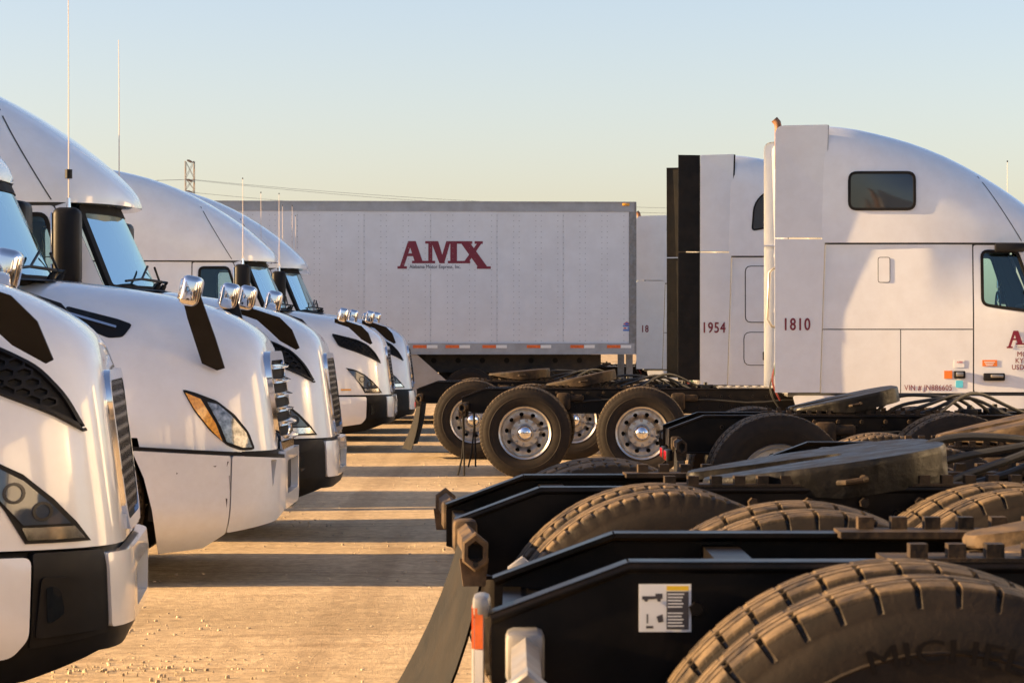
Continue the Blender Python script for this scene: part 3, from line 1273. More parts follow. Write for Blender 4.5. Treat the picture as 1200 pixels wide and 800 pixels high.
def nose_older_centre(root):
    B = S_bump(-1, False)
    mb = MB()
    patch(mb, round_poly([(-.55, .845), (.55, .845), (.55, .46), (-.55, .46)], .02), B, holes=[rect(-.44, .44, .56, .78, .04)], res=.08, off=.02, thick=.05)
    obj("bumper", mb, "scuffed_white", root)
    gp = round_poly([(-.50, .88), (.50, .88), (.53, 1.46), (-.53, 1.46)], .14, 5)
    mb = MB()
    patch(mb, gp, S_front, res=.1, off=.004, thick=.02)
    g = obj("grille", mb, "hole_black", root)
    mb = MB()
    patch(mb, grow(gp, .045), S_front, holes=[grow(gp, -.015)], res=.08, off=.03, thick=.05)
    obj("grille_surround", mb, "chrome", g, sharp=60)
    for k in range(6):
        z = .93 + .095 * k
        mb = MB()
        rings = []
        for i in range(13):
            v = -.50 + i / 12
            u0 = S_front(v, z, .01)[0]
            bul = .035 + .04 * (1 - (v / .5) ** 2)
            rings.append([(u0, v, z - .03), (u0 + bul, v, z - .012), (u0 + bul + .012, v, z), (u0 + bul * .7, v, z + .012), (u0, v, z + .016)])
        mb.loft(rings, True, True)
        obj("grille_bar", mb, "chrome", g)


def mirrors(root, side, aerial=1.2, tall=False):
    # door mirror on a bracket, aerial on its top
    y = side * 1.42
    mb = MB()
    mb.rbox((-2.0, y, 2.30), (.21, .29, .60), .055, Matrix.Rotation(R(-4 * side), 3, 'Z'), 3)
    m = obj("mirror", mb, "black_plastic", root)
    mb = MB()
    mb.rbox((-2.108, y, 2.38), (.012, .235, .36), .005)
    mb.rbox((-2.108, y, 2.10), (.012, .235, .13), .005)
    obj("mirror_glass", mb, "chrome", m)
    mb = MB()
    mb.tube([(-2.03, side * 1.06, 2.60), (-2.02, side * 1.25, 2.605), (-2.0, side * 1.42, 2.58)], .018, 8)
    obj("bracket", mb, "black_plastic", m)
    mb = MB()
    mb.tube([(-1.86, side * 1.16, 2.00), (-1.92, side * 1.28, 2.0), (-1.99, side * 1.40, 2.04)], .018, 8)
    obj("bracket", mb, "black_plastic", m)
    if aerial:
        mb = MB()
        mb.cyl((-2.0, side * 1.36, 2.58), (-2.0, side * 1.36, 2.68), .018, .012, 8, mi=1)
        top = 2.62 + aerial
        mb.tube([(-2.0, side * 1.36, 2.62), (-2.0, side * 1.36, 2.62 + aerial * .5), (-2.002, side * 1.36, top)], [.0055, .0045, .003], 6, mi=0)
        if tall:
            mb.cyl((-2.0, side * 1.36, 2.84), (-2.0, side * 1.36, 2.92), .026, .026, 8, mi=2)
        mb.cyl((-2.002, side * 1.36, top), (-2.002, side * 1.36, top + .02), .008, .008, 6, mi=2)
        obj("aerial", mb, ["antenna_white", "chrome", "black_plastic"], root)


def hood_mirror(root, side, style):
    mb = MB()
    y = side * 1.10
    S = S_hood(side)
    if style == 'modern':
        prof = [(-.27, 1.50), (-.24, 1.515), (-.29, 1.66), (-.38, 1.755), (-.56, 1.815), (-.75, 1.86), (-.75, 1.80), (-.56, 1.735), (-.48, 1.66), (-.39, 1.57)]
    else:
        prof = [(-.36, 1.385), (-.31, 1.40), (-.36, 1.60), (-.44, 1.86), (-.56, 1.865), (-.53, 1.72), (-.455, 1.43)]
    base = hood_v(-.36, 1.52) if style == 'modern' else hood_v(-.4, 1.40)
    n = len(prof)
    rings = []
    for k, oo in enumerate((-.016, .016)):
        ring = []
        for a, b in prof:
            q = max(0, min(1, (b - 1.40) / .40))
            w = base + .015 + q * (1.17 - base)
            ring.append((a, side * (w + oo), b))
        rings.append(ring)
    mb.loft(rings, True, True, smooth=False)
    m = obj("hood_mirror", mb, "black_plastic", root)
    mb = MB()
    hx, hz = (-.63, 1.885) if style == 'modern' else (-.50, 1.875)
    mb.rbox((hx, side * 1.19, hz + .02), (.13, .20, .195), .04, Matrix.Rotation(R(12), 3, 'Y'), 4)
    obj("mirror_shell", mb, "chrome", m)
    mb = MB()
    mb.rbox((hx - .064, side * 1.19, hz + .033), (.012, .15, .13), .004, Matrix.Rotation(R(12), 3, 'Y'))
    obj("mirror_glass", mb, "chrome", m)


def cab(root, opts):
    # dark inner shell that shows in the panel gaps
    sh = MB()
    wall = [(-4.44, .99), (-1.80, .99), (-1.80, 1.90), (-1.77, 1.985), (-2.08, 2.67), (-4.44, 2.69)]
    for sd in (-1, 1):
        patch(sh, wall, S_cab(sd), holes=[grow(WIN, .012)], res=.12, off=-.03, thick=.02)
    y = 1.15
    sh.box(-4.80, -4.79, -y, y, .95, 3.9)
    sh.box(-4.80, -1.8, -y, y, .93, .97)
    sh.box(-4.80, -2.05, -1.06, 1.06, 2.60, 2.64)
    sh.box(-1.80, -1.76, -1.10, 1.10, .95, 1.95)
    obj("cab_frame", sh, "cab_inner", root)
    # interior
    mb = MB()
    mb.rbox((-1.90, 0, 1.80), (.34, 2.0, .30), .06)
    mb.rbox((-1.86, 0, 1.96), (.25, 1.7, .07), .03)
    obj("dashboard", mb, "cab_inner", root)
    for sd in (-1, 1):
        mb = MB()
        mb.rbox((-2.62, sd * .58, 1.55), (.5, .5, .16), .05)
        mb.rbox((-2.86, sd * .58, 1.93), (.16, .48, .70), .06, Matrix.Rotation(R(-8), 3, 'Y'))
        mb.rbox((-2.93, sd * .58, 2.36), (.10, .30, .20), .04)
        obj("seat", mb, "interior_grey", root)
    mb = MB()
    mb.lathe([(.20, .0), (.212, .012), (.224, 0), (.212, -.012)], n=28, closed=True)
    mb.box(-.2, .2, -.01, .01, -.015, .015)
    st = obj("steering_wheel", mb, "black_plastic", root, (-2.22, .58, 1.93))
    st.rotation_euler = (0, R(-25), R(90))
    for sd in (-1, 1):
        S = S_cab(sd)
        # door with its window
        mb = MB()
        patch(mb, DOOR, S, holes=[WIN], res=.09, off=.0, thick=.035)
        d = obj("door", mb, "white_paint", root)
        mb = MB()
        patch(mb, grow(WIN, .022), S, holes=[grow(WIN, -.012)], res=.08, off=.008, thick=.03)
        obj("window_seal", mb, "black_rubber", d)
        mb = MB()
        patch(mb, WIN, S, res=.12, off=-.012)
        obj("window", mb, "window_glass", d)
        mb = MB()
        mb.rbox((-2.50, sd * 1.215, 1.155), (.24, .035, .085), .012)
        mb.rbox((-2.47, sd * 1.235, 1.165), (.14, .018, .035), .008, mi=1)
        obj("handle", mb, ["black_plastic", "steel_nut"], d)
        # grab rail at the door edge
        # sleeper panels with open joints
        vent = rect(-3.795, -3.655, 2.21, 2.50, .03)
        mb = MB()
        if opts.get('sleeper') == 'luggage':
            lug = rect(-4.20, -3.50, 1.80, 2.52, .07)
            low = rect(-4.22, -3.30, 1.24, 1.66, .08)
            patch(mb, [(-4.435, .975), (-2.735, .975), (-2.735, 2.64), (-4.38, 2.64)], S, holes=[grow(lug, .012), grow(low, .010)], res=.09, off=.0, thick=.03)
            obj("sleeper_panel", mb, "white_paint", root)
            mb = MB()
            patch(mb, lug, S, res=.08, off=.022, thick=.05)
            lo = obj("luggage_door", mb, "white_paint", root)
            mb = MB()
            patch(mb, rect(-3.62, -3.54, 2.0, 2.24, .02), S, res=.06, off=.032, thick=.014)
            obj("latch", mb, "galvanised", lo)
            mb = MB()
            patch(mb, low, S, res=.08, off=.012, thick=.04)
            lo = obj("locker_door", mb, "white_paint", root)
            mb = MB()
            patch(mb, rect(-3.98, -3.85, 1.30, 1.41, .01), S, res=.06, off=.022, thick=.012, mi=1)
            patch(mb, rect(-3.965, -3.875, 1.315, 1.395), S, res=.06, off=.026, thick=.004, mi=0)
            obj("reflector", mb, ["sticker_blue", "black_plastic"], lo)
        else:
            patch(mb, [(-4.412, 1.694), (-2.735, 1.694), (-2.735, 2.64), (-4.38, 2.64)], S, holes=[vent], res=.09, off=.0, thick=.03)
            obj("sleeper_panel", mb, "white_paint", root)
            mb = MB()
            patch(mb, grow(vent, -.008), S, res=.06, off=.006, thick=.03)
            obj("vent_cover", mb, "white_paint", root)
            mb = MB()
            patch(mb, [(-4.435, .975), (-3.545, .975), (-3.545, 1.682), (-4.412, 1.682)], S, res=.09, off=.0, thick=.03)
            obj("locker_door", mb, "white_paint", root)
            mb = MB()
            patch(mb, rect(-3.535, -2.735, .975, 1.682), S, res=.09, off=.0, thick=.03)
            obj("locker_door", mb, "white_paint", root)
        mb = MB()
        # A pillar between door and windscreen, cowl piece below
        patch(mb, [(-1.80, .985), (-1.889, .985), (-1.889, 1.93), (-2.152, 2.63), (-2.06, 2.66), (-1.755, 1.985), (-1.78, 1.9)], S, res=.07, off=.0, thick=.03)
        obj("pillar", mb, "white_paint", root)
        # lower side fairing with step openings
        mb = MB()
        step = [rect(-2.62, -2.05, .62, .80, .03), rect(-2.58, -2.05, .33, .50, .03)]
        patch(mb, round_poly([(-4.75, .945), (-1.96, .945), (-1.93, .30), (-4.55, .30)], .04), S, holes=step, res=.12, off=-.015, thick=.04)
        obj("side_fairing", mb, "white_paint", root)
        mb = MB()
        for z0 in (.60, .31):
            mb.box(-2.65, -2.02, sd * .95, sd * 1.14, z0, z0 + .02)
        mb.box(-2.66, -2.0, sd * .93, sd * .95, .3, .85)
        obj("step", mb, "galvanised", root)
        # extender at the back of the sleeper, lower and upper piece
        rear = -4.95

        def S_ext(u, z, off=0, sd=sd):
            q = max(0, (-4.32 - u)) / .6
            return (u, sd * (1.195 + (.070 + .03 * ((z - 1.6) / 1.7) ** 2) * q + off), z)
        ew = opts.get('ext_white', rear)
        seam = lambda z: -4.445 + .10 * max(0, (z - 1.0) / 3.0)
        mb = MB()
        patch(mb, [(ew, .98), (seam(1), .98), (seam(2.70), 2.70), (ew, 2.70)], S_ext, res=.12, off=.0, thick=.03)
        obj("side_extender", mb, "white_paint", root)
        mb = MB()
        topz = 3.985
        crn = round_poly([(ew, 2.715), (seam(2.72), 2.715), (seam(3.98), topz), (ew, topz - .02)], [0, 0, .02, .10 if ew == rear else .01], 5)
        patch(mb, crn, S_ext, res=.1, off=.0, thick=.03)
        obj("side_extender", mb, "white_paint", root)
        sw, sm = (.020, 'hole_black') if ew != rear else (.010, 'trailer_rail')
        mb = MB()
        patch(mb, [(seam(z) - sw / 2, z) for z in (2.73, 3.3, 3.98)] + [(seam(z) + sw / 2, z) for z in (3.98, 3.3, 2.73)], S_ext, res=.3, off=.003, thick=.03)
        obj("extender_seam", mb, sm, root)
        if ew != rear:
            mb = MB()
            patch(mb, [(rear - .14, 2.715), (ew - .004, 2.715), (ew - .004, topz - .02), (rear - .14, topz - .02)], S_ext, res=.2, off=.004, thick=.025)
            patch(mb, [(rear - .14, 1.04), (ew - .004, 1.04), (ew - .004, 2.70), (rear - .14, 2.70)], S_ext, res=.2, off=.004, thick=.025)
            obj("rubber_extender", mb, "black_rubber", root)
    # rear wall and roof deck
    mb = MB()
    mb.box(-4.83, -4.80, -1.16, 1.16, .96, 3.86)
    for zz in (1.25, 1.9, 2.55, 3.2):
        mb.box(-4.842, -4.83, -1.1, 1.1, zz, zz + .05)
    mb.box(-4.80, -4.43, -1.17, 1.17, 3.86, 3.90)
    obj("rear_wall", mb, "white_paint", root)
    # windscreen
    wsp = round_poly([(-1.02, 1.985), (1.02, 1.985), (.93, 2.62), (-.93, 2.62)], .07)
    mb = MB()
    patch(mb, grow(wsp, .035), S_ws, holes=[grow(wsp, -.03)], res=.12, off=.0, thick=.03)
    w = obj("windshield_frame", mb, "black_rubber", root)
    mb = MB()
    patch(mb, wsp, S_ws, res=.14, off=-.008)
    obj("windshield", mb, "windshield_glass", w)
    for sd in (-1, 1):
        mb = MB()
        a = S_ws(sd * .18, 1.99, .03)
        b = S_ws(sd * .55, 2.05, .045)
        c = S_ws(sd * .22, 2.16, .045)
        d = S_ws(sd * .86, 2.03, .04)
        mb.tube([a, (a[0] + .04, a[1], a[2] + .05), b], .011, 6)
        mb.tube([c, b, d], .010, 6)
        mb.cyl((a[0] - .02, a[1], a[2] - .04), (a[0] + .02, a[1], a[2] + .03), .03, .02, 8)
        obj("wiper", mb, "black_plastic", root)
    # cowl
    mb = MB()
    rings = []
    for i in range(13):
        v = -1.08 + 2.16 * i / 12
        p = S_ws(v, 1.985, .02)
        rings.append([(p[0] + .10, v, p[2] - .02), (p[0] + .02, v, p[2] - .005), (p[0] - .06, v, p[2] - .01)])
    mb.loft(rings)
    obj("cowl", mb, "black_plastic", root)
    # roof
    rf = obj("roof_fairing", ROOF, None, root)
    for sd in (-1, 1):
        mb = MB()
        P = [S_roof(sd)(-2.55 + .012, 3.40, .004), S_roof(sd)(-2.18, 2.70, .004)]
        pts = [(-2.64 + .46 * k / 8, 3.42 - .74 * k / 8) for k in range(9)]
        patch(mb, [(a - .006, b) for a, b in pts] + [(a + .006, b) for a, b in pts[::-1]], S_roof(sd), res=.2, off=.002)
        obj("fairing_seam", mb, "cab_inner", rf)
        if opts.get('roof_window') == 'rect':
            rw = rect(-4.13, -3.37, 3.02, 3.46, .10, 5)
            mb = MB()
            patch(mb, rw, S_roof(sd), holes=[grow(rw, -.03)], res=.09, off=.014, thick=.02)
            r_ = obj("roof_window", mb, "black_rubber", rf)
            mb = MB()
            patch(mb, grow(rw, -.03), S_roof(sd), res=.09, off=.006, thick=.01)
            obj("pane", mb, "dark_glass", r_)
        elif opts.get('roof_window') == 'oval':
            rw = round_poly([(-4.13, 2.98), (-4.10, 3.36), (-3.90, 3.54), (-3.40, 3.60), (-3.30, 3.30), (-3.90, 3.02)], [.06, .14, .2, .1, .1, .1], 4)
            mb = MB()
            patch(mb, rw, S_roof(sd), holes=[grow(rw, -.02)], res=.09, off=.010, thick=.02)
            r_ = obj("roof_window", mb, "black_rubber", rf)
            mb = MB()
            patch(mb, grow(rw, -.02), S_roof(sd), res=.09, off=.004, thick=.01)
            obj("pane", mb, "dark_glass", r_)
    for k in range(5):
        a = -.5 + .25 * k
        u = -1.66 - .10 * abs(a) - .25 * a * a
        mb = MB()
        mb.rbox((u - .02, a * 1.3, 2.715 + .0), (.05, .09, .035), .012)
        obj("marker_light", mb, "amber", rf)


def fifth_wheel(root, tilt, m, dx=0.0, dz=0.0):
    """greasy coupling plate with its two rear horns, tilted tail down on its pedestals."""
    out = [(.42, -.18), (.42, .18), (.36, .34), (.22, .44), (-.02, .46), (-.20, .44), (-.52, .30), (-.545, .23), (-.53, .16), (-.10, .085), (.02, .06), (.06, 0),
           (.02, -.06), (-.10, -.085), (-.53, -.16), (-.545, -.23), (-.52, -.30), (-.20, -.44), (-.02, -.46), (.22, -.44), (.36, -.34)]
    out = round_poly([(a * .86, b) for a, b in out], .035, 2)
    n = len(out)
    mb = MB()

    def ring(sc, z, drop=0):
        return [(a * sc, b * sc, z - (drop * max(0, min(1, (a + .42) / .35)))) for a, b in out]
    mb.loft([ring(.985, .016), ring(1.0, .006), ring(1.0, -.006), ring(.985, -.012, .085), ring(.94, -.013, .085), ring(.93, -.006)], True, False)
    mb.add(ring(.985, .016), [list(range(n))], False)
    for sd in (-1, 1):
        mb.prism([(-.46, -.045), (.30, -.10), (.30, -.018), (-.46, -.018)], sd * .20 - .015, sd * .20 + .015)
        mb.prism([(-.12, -.15), (.12, -.15), (.16, -.018), (-.16, -.018)], sd * .38 - .02, sd * .38 + .02)
    M = Matrix.Translation((-7.10 + dx, 0, 1.135 + dz)) @ Matrix.Rotation(R(tilt), 4, 'Y')
    mb.v = [tuple(M @ Vector(p)) for p in mb.v]
    p = obj("fifth_wheel", mb, m, root)
    mb = MB()
    for sd in (-1, 1):
        mb.prism([(-7.25, 1.02), (-6.95, 1.02), (-7.03, 1.095 + dz), (-7.17, 1.095 + dz)], sd * .335, sd * .385)
        mb.cyl((-7.10, sd * .30, 1.075 + dz), (-7.10, sd * .43, 1.075 + dz), .03, .03, 12)
    mb.cyl((-6.95, -.30, 1.04), (-6.95, .30, 1.04), .028, .028, 10)
    mb.box(-7.28, -7.22, -.33, .33, 1.03, 1.05)
    obj("pedestal", mb, "rusty_steel", p)
    mb = MB()
    mb.cyl((0, 0, -.05), (0, 0, -.004), .075, .075, 18)
    mb.cyl((.0, -.03, -.035), (.02, -.50, -.04), .012, .012, 8)
    mb.tube([(.02, -.50, -.04), (.0, -.53, -.04), (-.05, -.535, -.04), (-.07, -.50, -.04)], .010, 8)
    mb.v = [tuple(M @ Vector(q)) for q in mb.v]
    obj("locking_jaw", mb, "rusty_steel", p)
    for sd in (-1, 1):
        mb = MB()
        mb.box(-7.75, -6.25, sd * .36 - .07, sd * .36 + .07, 1.003, 1.018)
        k = 0
        x = -7.70
        while x < -6.3:
            mb.box(x, x + .035, sd * .400 - .022, sd * .400 + .022, 1.018, 1.045)
            x += .075
        for x in [-7.6 + .18 * i for i in range(8)]:
            mb.cyl((x, sd * .44, 1.0 - .04), (x, sd * .462, 1.0 - .04), .018, .016, 6)
        obj("slide_rail", mb, "rusty_steel", root)


def chassis(root, opts):
    fm = opts.get('frame', 'frame_black')
    T = opts.get('tail', -8.52)
    for sd in (-1, 1):
        prof = [(T, .90), (T + .27, 1.0), (-2.0, 1.0), (-1.2, .95), (-.30, .80), (-.30, .62), (-2.0, .73), (T + .12, .73), (T, .76)]
        mb = MB()
        mb.prism(prof, sd * .430, sd * .421)
        # flanges
        for i, (a, b) in enumerate(zip(prof[:5], prof[1:5])):
            d = Vector((b[0] - a[0], b[1] - a[1])).normalized()
            nx, nz = -d.y * .011, d.x * .011
            mb.prism([(a[0], a[1] + .001), (b[0], b[1] + .001), (b[0] + nx, b[1] + nz), (a[0] + nx, a[1] + nz)], sd * .434, sd * .350)
        mb.tube([(a, sd * .424, b - .001) for a, b in prof[:3]], .013, 10)
        mb.box(T + .07, -2.0, sd * .433, sd * .350, .718, .729)
        # bolts along the web
        rnd = random.Random(5)
        x = T + .4
        while x < -5.0:
            for zz in (.80, .92):
                if rnd.random() < .75:
                    mb.cyl((x, sd * .43, zz), (x, sd * .446, zz), .016, .014, 6)
            x += rnd.choice([.10, .16, .28])
        fr_ = obj("frame_rail", mb, fm, root)
        mb = MB()
        mb.tube([(T + 1.3 + .22 * k, sd * (.452 + .008 * math.sin(k * 1.9)), .865 + .018 * math.sin(k * 1.3 + sd)) for k in range(17)], .010, 6)
        obj("air_line", mb, "hose_black", fr_)
        # mud flap hanger: a galvanised arm across the tail, end casting and flap
        mb = MB()
        y0, y1 = sd * .44, sd * 1.20
        ux = T + .05 if not opts.get('hanger_u') else opts['hanger_u']
        hz = opts.get('hanger_z', .80)
        rings = []
        for yy, rr in ((y0, .036), (y1 - sd * .06, .036), (y1 - sd * .055, .05), (y1, .05), (y1 + sd * .004, .044), (y1 + sd * .002, .030), (y1 - sd * .03, .028)):
            rings.append([(ux + .85 * rr * math.cos(q), yy, hz + rr * 1.15 * math.sin(q)) for q in [i * math.tau / 6 + .5 for i in range(6)]])
        mb.loft(rings, True, True, smooth=False)
        mb.rbox((ux, sd * .49, hz), (.075, .12, .10), .015)
        mb.prism([(ux - .035, hz - .10), (ux + .03, hz - .10), (ux + .04, hz - .02), (ux - .045, hz - .02)], y1 - sd * .05, y1 - sd * .02)
        mb.cyl((ux, y1 - sd * .02, hz - .035), (ux, y1 + sd * .0045, hz - .035), .008, .008, 8, mi=1)
        mb.cyl((ux, y1 - sd * .029, hz), (ux, y1 - sd * .028, hz), .024, .024, 6, mi=1)
        if opts.get('bar'):
            mb.prism([(ux - .02, hz - .01), (ux + .012, hz + .01), (ux + .085, hz - .32), (ux + .05, hz - .32)], y1 - sd * .015, y1 + sd * .006)
        h = obj("flap_hanger", mb, [opts.get('hanger', 'dusty_steel'), 'hole_black'], root)
        yaw, swing = opts.get('flap', (R(14), .16))
        mb = MB()
        rows = []
        for i in range(9):
            q = i / 8
            z = hz - .015 - .66 * q
            dx = -swing * q ** 1.3
            row = []
            for k in range(6):
                w = (k / 5 - .5) * .60
                row.append((ux + dx + (-w * math.sin(yaw) * sd * -1 if sd < 0 else w * math.sin(yaw)) * (.35 + .65 * q) + .012 * math.sin(k * 1.3 + q * 4) * q, sd * .86 + w * math.cos(yaw), z))
            rows.append(row)
        mb.loft(rows)
        mb.loft([[(a + .008, b, c) for a, b, c in r] for r in rows])
        obj("mud_flap", mb, "black_rubber", h)
        if opts.get('print') and sd < 0:
            def fpt(a, b, off=0, rows=rows):
                i, k = min(7.999, max(0, b * 8)), min(4.999, max(0, a * 5))
                i0, k0 = int(i), int(k)
                P = [[Vector(rows[i0 + p][k0 + q]) for q in (0, 1)] for p in (0, 1)]
                f, g = i - i0, k - k0
                v = (P[0][0] * (1 - g) + P[0][1] * g) * (1 - f) + (P[1][0] * (1 - g) + P[1][1] * g) * f
                return (v.x + .012 + off, v.y - .004, v.z)
            pm = MB()
            arc = [(.30 + .42 * q, .52 + .14 * math.sin(q * 2.4)) for q in [i / 12 for i in range(13)]]
            for (a0, b0), (a1, b1) in zip(arc, arc[1:]):
                pm.add([fpt(a0, b0), fpt(a1, b1), fpt(a1, b1 + .014), fpt(a0, b0 + .014)], [(0, 1, 2, 3)], False)
            for a, b, w, hh in ((.42, .50, .05, .07), (.50, .50, .05, .08), (.58, .51, .05, .07), (.66, .53, .04, .06), (.50, .43, .16, .02)):
                pm.add([fpt(a, b), fpt(a + w, b), fpt(a + w * .8, b + hh), fpt(a - w * .2, b + hh)], [(0, 1, 2, 3)], False)
            obj("flap_print", pm, "flap_print", h)
    # cross members and the tail gusset
    for x0, x1, z0, z1 in [(T + .02, T + .06, .76, .885), (-8.05, -7.97, .76, .98), (-7.16, -7.04, .75, .97), (-5.6, -5.5, .76, .97), (-4.2, -4.1, .76, .97)]:
        mb = MB()
        mb.box(x0, x1, -.42, .42, z0, z1)
        if x0 < -8.2:
            for sd in (-1, 1):
                mb.prism([(T + .02, sd * .42), (T + .02, sd * .12), (T + .30, sd * .42)], .868, .882, 'z')
        obj("crossmember", mb, fm, root)
    # axles, air springs, brackets
    for u in (-6.44, -7.76):
        mb = MB()
        mb.cyl((u, -.95, .52), (u, -.32, .52), .075, .09, 14)
        mb.cyl((u, .32, .52), (u, .95, .52), .09, .075, 14)
        rings = []
        for x, r in [(-.24, .05), (-.20, .16), (-.08, .22), (.08, .22), (.20, .17), (.34, .09), (.42, .07)]:
            rings.append([(u + x, .02 + r * math.cos(q), .52 + r * 1.05 * math.sin(q)) for q in [i * math.tau / 16 for i in range(16)]])
        mb.loft(rings, True, True)
        mb.cyl((u, -.32, .52), (u, .32, .52), .10, .10, 14)
        obj("drive_axle", mb, "rusty_steel", root)
        for sd in (-1, 1):
            mb = MB()
            mb.lathe([(0, 0), (.11, 0), (.125, .03), (.13, .09), (.12, .12), (.13, .15), (.125, .20), (.10, .22), (0, .22)], n=20)
            s = obj("air_spring", mb, "black_rubber", root, (u - .30, sd * .55, .56))
            s.rotation_euler = (R(90), 0, 0)
            mb = MB()
            mb.prism([(u - .42, .44), (u + .10, .42), (u + .50, .55), (u + .50, .63), (u + .05, .54), (u - .42, .52)], sd * .50, sd * .59)
            mb.cyl((u + .15, sd * .50, .50), (u + .24, sd * .50, .93), .03, .03, 10)
            mb.rbox((u + .42, sd * .475, .86), (.16, .09, .20), .03)
            mb.rbox((u + .55, sd * .47, .90), (.20, .07, .08), .025)
            obj("suspension_arm", mb, "rusty_steel", root)
    mb = MB()
    mb.cyl((-6.2, 0, .62), (-3.4, 0, .72), .055, .055, 12)
    obj("drive_shaft", mb, "rusty_steel", root)
    # hose loops and valve blocks on top of the frame
    rh = random.Random(11)
    for k in range(5):
        y0, y1 = rh.uniform(-.32, .1), rh.uniform(-.1, .32)
        u0, u1 = -6.95 + .1 * k, -6.15 + .12 * k
        hgt = rh.uniform(.10, .20)
        mb = MB()
        mb.tube([(u0 + (u1 - u0) * q, y0 + (y1 - y0) * q + .05 * math.sin(q * 7 + k), .98 + hgt * math.sin(q * math.pi) + .02 * math.sin(q * 9 + k)) for q in [i / 16 for i in range(17)]], .014, 8)
        obj("air_hose", mb, "hose_black", root)
    for u, y in ((-6.20, -.18), (-5.95, .15), (-5.7, -.25)):
        mb = MB()
        mb.rbox((u, y, 1.01), (.11, .09, .08), .012)
        mb.cyl((u, y, 1.05), (u, y, 1.08), .024, .02, 10)
        mb.cyl((u - .09, y, 1.03), (u + .09, y, 1.03), .022, .022, 8)
        obj("valve_block", mb, "greasy_steel", root)
    # tail lamp on the end of the frame, conspicuity strip
    for sd in (-1, 1) if not opts.get('no_tail') else ():
        mb = MB()
        mb.rbox((T + .005, sd * .27, .70), (.05, .30, .09), .015, mi=0)
        mb.cyl((T - .02, sd * .20, .70), (T - .028, sd * .20, .70), .038, .036, 12, mi=1)
        mb.cyl((T - .02, sd * .34, .70), (T - .028, sd * .34, .70), .038, .036, 12, mi=1)
        obj("tail_light", mb, ["black_plastic", "red_lens"], root)
    for sd in (-1, 1):
        mb = MB()
        mb.cyl((-2.9, sd * .80, .60), (-4.4, sd * .80, .60), .30, .30, 24)
        obj("fuel_tank", mb, "aluminium", root)
    # deck plate behind the cab, air lines and their bracket
    mb = MB()
    mb.box(-5.55, -4.86, -.42, .42, 1.005, 1.02)
    for i in range(7):
        mb.box(-5.53 + .1 * i, -5.49 + .1 * i, -.40, .40, 1.02, 1.030)
    obj("deck_plate", mb, "galvanised", root)
    for i, (mm, yy) in enumerate((("hose_green", -.62), ("hose_red", -.50), ("hose_black", -.40))):
        mb = MB()
        pts = []
        for k in range(17):
            q = k / 16
            pts.append((-4.86 - (.07 + .02 * i) * math.sin(q * math.pi), -.95 + .16 * i + .1 * q, 1.48 - .10 * i - .50 * q))
        mb.tube(pts, .011, 8)
        obj("air_hose", mb, mm, root)
    mb = MB()
    yy = -1.02
    mb.tube([(-4.85, yy, 2.38), (-4.95, yy, 2.38), (-5.0, yy, 2.33), (-5.02, yy, 1.80), (-4.97, yy, 1.72), (-4.85, yy, 1.70)], .016, 8)
    obj("grab_handle", mb, "galvanised", root)
    mb = MB()
    mb.tube([(-4.90, -1.02, 3.5), (-4.90, -1.02, 3.97), (-4.91, -1.02, 4.02), (-4.945, -1.02, 4.06)], .042, 12)
    if not opts.get('no_stack'):
        obj("exhaust_stack", mb, "rust_pipe", root)
    for sd in (-1, 1):
        mb = MB()
        mb.prism([(AX + .56 * math.cos(a), .52 + .56 * math.sin(a)) for a in [R(q) for q in range(-10, 191, 10)]] +
                 [(AX + .585 * math.cos(a), .52 + .585 * math.sin(a)) for a in [R(q) for q in range(190, -11, -10)]], sd * .60, sd * 1.13)
        mb.box(AX - .55, AX + .55, sd * .58, sd * .60, .5, 1.1)
        obj("wheel_well", mb, "black_rubber", root)
    mb = MB()
    mb.cyl((AX, -.95, .50), (AX, .95, .50), .06, .06, 12)
    mb.box(-1.6, -.4, -.40, .40, .55, .75)
    obj("steer_axle", mb, "rusty_steel", root)
    bl = opts.get('block', (False, False))
    tand = opts.get('tandem', 1.32)
    for sd in (-1, 1):
        steer_wheel(root, AX, sd)
        dual_wheel(root, -7.76, sd, bl[0], opts.get('spin', 0) + .2 * sd)
        dual_wheel(root, -7.76 + tand, sd, bl[1], opts.get('spin', 0) + .37 + .1 * sd)


ROW_A = "white semi trucks parked nose to the aisle"
ROW_B = "white semi trucks parked tail to the aisle"


def tractor(label, loc, rz, group, **o):
    root = thing("semi_truck", label, "truck", loc, rz, group)
    obj("hood", HOOD_LONG if o.get('nose') == 'older' else HOOD, None, root)
    for sd in (-1, 1):
        (nose_older if o.get('nose') == 'older' else nose_modern)(root, sd)
        mirrors(root, sd, o.get('aerial', 1.15) if sd < 0 else o.get('aerial_far', 1.10), o.get('tall', False) and sd < 0)
        hood_mirror(root, sd, 'older' if o.get('nose') == 'older' else 'modern')
    (nose_older_centre if o.get('nose') == 'older' else nose_modern_centre)(root)
    n0 = set(root.children)
    cab(root, o)
    for c in root.children:
        if o.get('cab_back') and (c not in n0 or c.name.split('.')[0] in ('mirror', 'aerial')):
            c.location.x -= o['cab_back'] + (.15 if c.name.split('.')[0] == 'roof_fairing' else 0)
    chassis(root, o)
    fifth_wheel(root, o.get('tilt', -11), o.get('plate', 'rusty_steel'), *o.get('plate_shift', (0, 0)))
    return root


def place(src, label, loc, rz=0.0, group=None):
    c = copy_tree(src)
    c.location = loc
    c.rotation_euler = (0, 0, rz)
    c["label"] = label
    if group:
        c["group"] = group
    return c


def parts(root, name):
    return [c for c in root.children if c.name.split('.')[0] == name]


